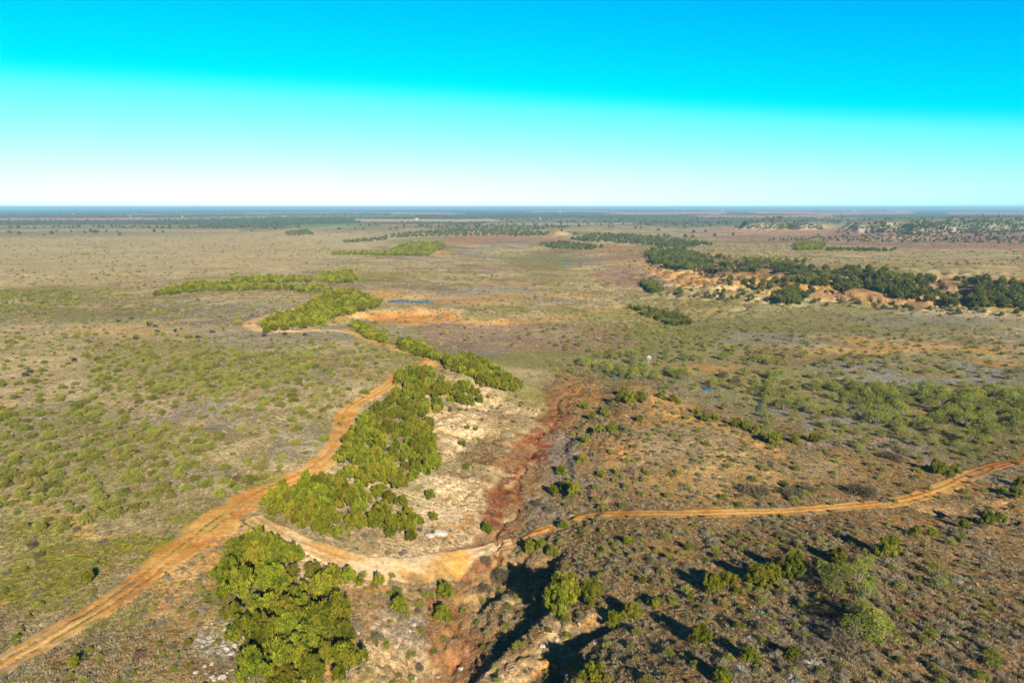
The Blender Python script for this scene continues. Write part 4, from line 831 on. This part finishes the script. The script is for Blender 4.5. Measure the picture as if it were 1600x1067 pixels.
clump = .5 + .9 * fbm(x / 7, y / 7, 400, 3) + .5 * fbm(x / 35, y / 35, 405, 2)
prob = np.clip(clump, .05, 1) * (1 - ss(.30, .40, lum) * .85) * (1 - ss(1.9, 2.6, redn) * .8) * ~on
keep = rng.random(len(x)) < prob
x, y, z, lum, redn, grn = [a[keep] for a in (x, y, z, lum, redn, grn)]
r = np.hypot(x, y); S = rng.uniform(.25, .62, len(x)) ** 1.0 * (.8 + r / 450)
isg = (grn > .80) & (rng.random(len(x)) < .75) | (rng.random(len(x)) < .2)
P3 = np.stack([x, y, z], 1)
scatter('dry_grass', P3[~isg], S[~isg], TUFT, 'short straw-coloured dry grass tufts over the slopes', 'grass', flat=.8)
scatter('green_grass', P3[isg], S[isg] * .9, TUFTG, 'olive green grass tufts among the dry grass', 'grass', flat=.75)
# low grey and dark scrub between, thinning out with distance
x, y = polar(17000, 70, 1500)
z, lum, redn, grn, on = cover(x, y); px, py = project(x, y, z)
den = np.clip(.16 + 1.5 * fbm(x / 45, y / 45, 420, 3) + .22 * ss(780, 1000, px) - .12 * ss(300, 900, np.hypot(x, y)), .02, .8) * (1 - ss(.34, .44, lum) * .8) * ~on
keep = rng.random(len(x)) < den; x, y, z, px = x[keep], y[keep], z[keep], px[keep]; r = np.hypot(x, y)
S = rng.uniform(.25, .6, len(x)) * (1 + np.clip(r / 350, 0, 2.2)); t = rng.random(len(x)); P3 = np.stack([x, y, z - .05], 1)
nr = (r < 380) & (px > 650); a = t < .5; b = (t >= .5) & (t < .78) & nr; c = (t >= .78) | ((t >= .5) & (t < .6) & ~nr)
pr, sr = pts_of(rest['sage']) if rest['sage'] else (np.zeros((0, 3)), np.zeros(0))
scatter('sage_scrub', np.concatenate([P3[a], pr]), np.concatenate([S[a], sr]), SAGE, 'low grey sage scrub dotting the range', 'scrub')
scatter('dark_scrub', P3[b], S[b], DARK, 'low dark twiggy scrub dotting the range', 'scrub')
pr, sr = pts_of(rest['shrub']) if rest['shrub'] else (np.zeros((0, 3)), np.zeros(0))
scatter('green_scrub', np.concatenate([P3[c], pr]), np.concatenate([S[c], sr]), SHRUB, 'low green scrub dotting the range', 'scrub')
x, y = polar(26000, 400, 2600); z = ground(x, y); r = np.hypot(x, y)
keep = rng.random(len(x)) < np.clip(.3 + 1.6 * fbm(x / 160, y / 110, 430, 4), .08, .95); S = rng.uniform(.3, 1.0, len(x)) ** 1 * (.9 + r / 1500)
scatter('distant_brush', np.stack([x, y, z], 1)[keep], S[keep], BFAR, 'olive brush speckling the distant pasture', 'scrub')
x, y = polar(9000, 330, 1700); z, lum, redn, grn, on = cover(x, y); r = np.hypot(x, y)
keep = rng.random(len(x)) < np.clip(.05 + 2.0 * fbm(x / 90, y / 70, 460, 4), .02, .9) * ~on
scatter('pasture_shrubs', np.stack([x, y, z], 1)[keep], (rng.uniform(.5, 1.6, len(x)) * (.9 + r / 2500))[keep], SFAR, 'green shrubs in loose patches across the middle distance', 'scrub')
# far woods: wherever the plain is dark with trees
x, y = polar(16000, 1500, 16000); z = ground(x, y); A, B = soils(x, y, z); lum = A.mean(1)
keep = rng.random(len(x)) < (1 - ss(.06, .14, lum)) * np.clip(.6 + fbm(x / 500, y / 500, 440, 3), .1, 1)
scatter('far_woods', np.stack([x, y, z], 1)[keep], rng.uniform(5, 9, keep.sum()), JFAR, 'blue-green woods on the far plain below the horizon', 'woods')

# ------------------------------------------------------------------ cattle, windmill, tank, stones, farmhouses
M_HIDE = plain_mat('black_hide', (.012,.010,.009), (.03,.022,.018), 3); M_STEEL = plain_mat('galvanised_steel', (.25,.26,.27), (.34,.35,.36), 2, .45)
M_WHITEP = plain_mat('white_painted_metal', (.24,.26,.26), (.32,.33,.33), 2, .5); M_BLUE = plain_mat('blue_tank_plastic', (.03,.16,.30), (.04,.20,.36), 2, .4)
M_STONE = plain_mat('sandstone', (.24,.195,.145), (.36,.31,.25), 2.2); M_ROOF = plain_mat('grey_roof', (.30,.29,.28), (.40,.39,.38), 1); M_RED = plain_mat('red_barn_boards', (.34,.07,.05), (.42,.10,.07), 1)
def cow_mesh(head_z):
    V = [(-.78,0,1.12),(-.2,0,1.08),(.5,0,1.08),(.92,0,1.08 + .25 * (head_z - .4)),(1.2,0,.75 + .5 * head_z),(1.5,0,.42 + .62 * head_z)]; Rr = [.34,.42,.38,.22,.16,.09]; Ed = [(i, i + 1) for i in range(5)]
    for b, xx in ((0, -.82), (2, .55)):
        for s in (-1, 1):
            i = len(V); V += [(xx, .2 * s, .72), (xx + .03 * (1 if b else -1), .22 * s, .38), (xx, .22 * s, 0.0)]; Rr += [.15, .08, .07]; Ed += [(b, i), (i, i + 1), (i + 1, i + 2)]
    i = len(V); V += [(-1.12,0,1.05),(-1.2,0,.5)]; Rr += [.05,.04]; Ed += [(0, i), (i, i + 1)]
    for s in (-1, 1): i = len(V); V.append((1.12,.24 * s,.83 + .5 * head_z)); Rr.append(.04); Ed.append((4, i))
    me = bpy.data.meshes.new('cow'); me.from_pydata(V, Ed, []); o = bpy.data.objects.new('cow', me); COL.objects.link(o)
    o.modifiers.new('skin', 'SKIN'); o.modifiers.new('sub', 'SUBSURF').levels = 1
    for k, v in enumerate(me.skin_vertices[0].data): v.radius = (Rr[k] * .85, Rr[k]); v.use_root = k == 1
    dg = bpy.context.evaluated_depsgraph_get(); out = bpy.data.meshes.new_from_object(o.evaluated_get(dg)); bpy.data.objects.remove(o)
    out.materials.clear(); out.materials.append(M_HIDE); out.name = 'cow'; return out
COWM = [cow_mesh(.9), cow_mesh(0.05)]
COWS = [(186,504,0,1,'westmost of the upper pair on the pasture'),(205,500,.2,0,'standing just right of the upper pair'),(231,507,2.4,0,'angled, nearest the tight trio on the pasture'),(233,510,.9,1,'touching the angled one in the tight trio'),(243,512,0,1,'small, between the trio and the grazing one below'),(246,520,.1,1,'grazing below the tight trio'),
 (274,519,1.5,0,'seen end-on, right of the tight trio'),(332,521,.1,1,'alone left of the round green bush'),(309,529,.8,1,'alone midway between the trio and the hooked track'),(212,531,0,1,'lowest one of the herd below the trio'),(413,527,.2,0,'just below the hooked track, left one'),(445,524,-.2,0,'below the hooked track, middle one'),(477,525,.3,1,'below the hooked track, right one'),
 (40,589,.1,1,'larger of the two by the left edge'),(47,584,.5,0,'smaller, behind its neighbour by the left edge'),(116,565,1.4,0,'end-on among shrubs above the left-edge two')]
cx, cy, cz = at([c[0] for c in COWS], [c[1] for c in COWS])
for c, x, y, z in zip(COWS, cx, cy, cz):
    o = bpy.data.objects.new('cow', COWM[c[3]]); COL.objects.link(o); o.location = (x, y, z - .02); o.rotation_euler = (0, 0, c[2]); o.scale = (1.05,) * 3
    tag(o, 'black cow ' + c[4], 'cow', 'black cattle on the plateau pasture')
def part(name, pieces, mat, parent, smooth=False):
    V, Fq, T = join(pieces); return mesh_obj(name, V, Fq, mat, parent, smooth)
def boxp(c, s, rz=0):
    v = np.array([(a, b, d) for a in (-.5, .5) for b in (-.5, .5) for d in (-.5, .5)], float) * s; ca, sa = math.cos(rz), math.sin(rz)
    v = np.stack([v[:, 0] * ca - v[:, 1] * sa, v[:, 0] * sa + v[:, 1] * ca, v[:, 2]], 1) + c
    return v, np.array([(0,1,3,2),(4,6,7,5),(0,4,5,1),(2,3,7,6),(0,2,6,4),(1,5,7,3)])
def windmill(px, py):
    x, y, z = [v[0] for v in at(px, py)]; r = bpy.data.objects.new('windmill', None); COL.objects.link(r); r.location = (x, y, z); r.rotation_euler = (0, 0, .5)
    tag(r, 'small white farm windmill on a lattice tower above the thicket', 'windmill'); Ht = 5.6
    for sx in (-1, 1):
        for sy in (-1, 1): part('leg', [tube([[.75 * sx, .75 * sy, -.3], [.12 * sx, .12 * sy, Ht]], [.06, .05], 4)], M_STEEL, r)
    br = []
    for k in range(4):
        z0, z1 = Ht * k / 4.5, Ht * (k + 1) / 4.5; w0, w1 = .75 - .63 * z0 / Ht, .75 - .63 * z1 / Ht
        for (a, b), (c, d) in (((-1,-1),(1,-1)),((1,-1),(1,1)),((1,1),(-1,1)),((-1,1),(-1,-1))):
            br.append(tube([[a * w0, b * w0, z0], [c * w1, d * w1, z1]], [.025, .025], 3)); br.append(tube([[a * w1, b * w1, z1], [c * w1, d * w1, z1]], [.025, .025], 3))
    part('brace', br, M_STEEL, r); part('platform', [boxp([0, 0, Ht], [.7, .7, .06])], M_STEEL, r)
    part('hub', [tube([[0, .35, Ht + .35], [0, -.5, Ht + .35]], [.14, .14], 8)], M_STEEL, r)
    wheel = []
    for k in range(16):
        a = 2 * math.pi * k / 16; d = np.array([math.cos(a), 0, math.sin(a)]); t = np.array([-math.sin(a), 0, math.cos(a)]); c = np.array([0, -.5, Ht + .35]); f = np.array([0, .09, 0])
        V = np.array([c + d * .35 - t * .07 - f, c + d * .35 + t * .07 + f, c + d * 1.1 + t * .15 + f * 1.6, c + d * 1.1 - t * .15 - f * 1.6]); wheel.append((np.concatenate([V, V + [0, .02, 0]]), np.array([(0,1,2,3),(7,6,5,4),(0,4,5,1),(1,5,6,2),(2,6,7,3),(3,7,4,0)])))
    w = part('wheel', wheel, M_WHITEP, r); ring = [[1.0 * math.cos(t), -.46, Ht + .35 + 1.0 * math.sin(t)] for t in np.linspace(0, 2 * math.pi, 25)]
    part('rim', [tube(ring, [.025] * 25, 4)], M_STEEL, w)
    part('tail_vane', [boxp([0, 1.0, Ht + .35], [.04, 1.4, .04]), boxp([0, 1.75, Ht + .4], [.03, .9, .7])], M_WHITEP, r)
windmill(1012, 581)
def lathe(prof, k=20):
    V = np.array([(r * math.cos(2 * math.pi * j / k), r * math.sin(2 * math.pi * j / k), z) for r, z in prof for j in range(k)])
    return V, np.array([(i * k + j, i * k + (j + 1) % k, (i + 1) * k + (j + 1) % k, (i + 1) * k + j) for i in range(len(prof) - 1) for j in range(k)])
x, y, z = [v[0] for v in at(627, 530)]
tk = bpy.data.objects.new('water_tank', None); COL.objects.link(tk); tk.location = (x, y, z - .05); tag(tk, 'blue plastic water tank beside the road-side junipers', 'water tank')
part('tank_body', [lathe([(.01, 0), (.95, 0), (.98, .1), (.95, .2), (.98, .5), (.95, .6), (.98, .9), (.95, 1.0), (.97, 1.5), (.8, 1.8), (.3, 1.98), (.01, 2.0)])], M_BLUE, tk, True); part('lid', [lathe([(.01, 1.97), (.24, 1.97), (.24, 2.07), (.01, 2.09)])], M_BLUE, tk)
def stone_mesh(i):
    rg = np.random.default_rng(900 + i); bm = bmesh.new(); bmesh.ops.create_icosphere(bm, subdivisions=2, radius=1)
    for v in bm.verts:
        d = np.array(v.co); k = 1
        for q in range(7): nn = unit(rg.normal(size=3)) if q == 99 else PL[i][q]; k = min(k, .62 / max(.3, float(d @ nn))) if d @ nn > .62 else k
        v.co *= k; v.co.z *= .62; v.co.x *= 1.25
    me = bpy.data.meshes.new('boulder'); bm.to_mesh(me); bm.free(); me.materials.append(M_STONE); return me
PL = [[unit(np.random.default_rng(70 + 10 * i + q).normal(size=3)) for q in range(7)] for i in range(4)]
STM = [stone_mesh(i) for i in range(4)]
def stones(lst, ph, grp):
    a = np.array(lst, float); X, Y, Zz = at(a[:, 0], a[:, 1])
    for i, (x, y, z) in enumerate(zip(X, Y, Zz)):
        o = bpy.data.objects.new('boulder', STM[i % 4]); COL.objects.link(o); s = a[i, 2]; o.location = (x, y, z + s * .15); o.scale = (s, s, s * rng.uniform(.6, 1)); o.rotation_euler = (rng.normal(0, .15), rng.normal(0, .15), rng.uniform(0, 6.28))
        k_ = int((a[:, 0] < a[i, 0]).sum()) + 1; suf = {1: 'st', 2: 'nd', 3: 'rd'}.get(k_ % 10 if k_ not in (11, 12, 13) else 0, 'th')
        tag(o, '%s pale sandstone boulder %s, %d%s from the left' % ('large' if s > .6 else 'small', ph, k_, suf), 'boulder', grp)
rg = np.random.default_rng(5)
stones([(rg.uniform(300, 378), rg.uniform(975, 1064), rg.uniform(.18, .5)) for _ in range(34)] + [(360,1022,.8),(345,1058,.6)], 'left of the near grove', 'boulders left of the near grove')
stones([(474,1058,.9),(645,1060,.7),(590,1008,.4),(640,985,.45),(655,1042,.6),(620,1010,.4),(668,1008,.5),(560,990,.35),(700,905,.4),(720,1045,.5),(760,1030,.45),(648,975,.5),(684,1058,.4)], 'around the creek bank', 'boulders around the creek bank')
stones([(685,834,1.7),(672,838,1.0)], 'at the grove foot by the sandy track', 'boulders at the grove foot')
stones([(850,1010,.6),(870,1000,.5),(800,1046,.5),(905,975,.4),(880,1052,.5),(790,1000,.4),(930,1005,.4),(1055,915,.4),(1013,935,.4)], 'by the shaded gully', 'boulders by the shaded gully')
def house(px, py, w, d, h, mat, label, rz):
    x, y, z = [v[0] for v in at(px, py)]; r = bpy.data.objects.new('farm_building', None); COL.objects.link(r); r.location = (x, y, z); r.rotation_euler = (0, 0, rz); tag(r, label, 'building', 'far farm buildings')
    part('wall', [boxp([0, 0, h / 2 - .5], [w, d, h + 1])], mat, r)
    V = np.array([(-w * .53, -d * .56, h), (w * .53, -d * .56, h), (w * .53, d * .56, h), (-w * .53, d * .56, h), (-w * .53, 0, h + d * .35), (w * .53, 0, h + d * .35)])
    me = bpy.data.meshes.new('roof'); me.from_pydata(V.tolist(), [], [(0, 1, 5, 4), (2, 3, 4, 5), (0, 4, 3), (1, 2, 5), (0, 3, 2, 1)]); me.materials.append(M_ROOF if mat is M_RED else M_WHITEP); o = bpy.data.objects.new('roof', me); COL.objects.link(o); o.parent = r
    part('door', [boxp([0, -d / 2 - .04, 1.6], [w * .2, .1, 3.2])], M_ROOF, r)
for px, py, w, mat, lb in ((115,335.5,40,M_WHITEP,'far white farm building on the left blue plain'),(204,338.8,26,M_WHITEP,'far white shed above the pink field'),(285,339.5,32,M_WHITEP,'far white barn beside the green field strip'),(445,339.4,34,M_WHITEP,'far white farm building on the teal field'),
  (651,344.2,44,M_RED,'far red barn on the tan field'),(844,342.6,28,M_WHITEP,'far white shed in mid plain'),(875,332,60,M_WHITEP,'far pale barn above the pink field'),(1128,330.6,80,M_WHITEP,'far long white barn near the horizon'),(1334,331.4,70,M_WHITEP,'far white barn beyond the right bluffs')):
    house(px, py, w * .36, w * .2, w * .08 + 2, mat, lb, .2)

# ------------------------------------------------------------------ haze
def haze():
    me = bpy.data.meshes.new('haze'); bm = bmesh.new(); bmesh.ops.create_cube(bm, size=1); bm.to_mesh(me); bm.free()
    o = bpy.data.objects.new('haze', me); COL.objects.link(o)
    lo = GZ.min() - 1.0; hi = max(CAM_H, GZ.max()) + 3
    o.scale = (260000, 260000, hi - lo); o.location = (0, 0, (hi + lo) / 2)
    m = bpy.data.materials.new('haze_air'); m.use_nodes = True; nt = m.node_tree
    for n in list(nt.nodes):
        if n.type == 'BSDF_PRINCIPLED': nt.nodes.remove(n)
    v = nt.nodes.new('ShaderNodeVolumePrincipled'); v.inputs['Color'].default_value = (.19, .37, .50, 1); v.inputs['Density'].default_value = 9.5e-5; v.inputs['Anisotropy'].default_value = 0
    nt.links.new(v.outputs[0], nt.nodes['Material Output'].inputs['Volume']); me.materials.append(m)
    tag(o, 'pale blue haze in the air over the plain', 'haze', kind='stuff')
haze()
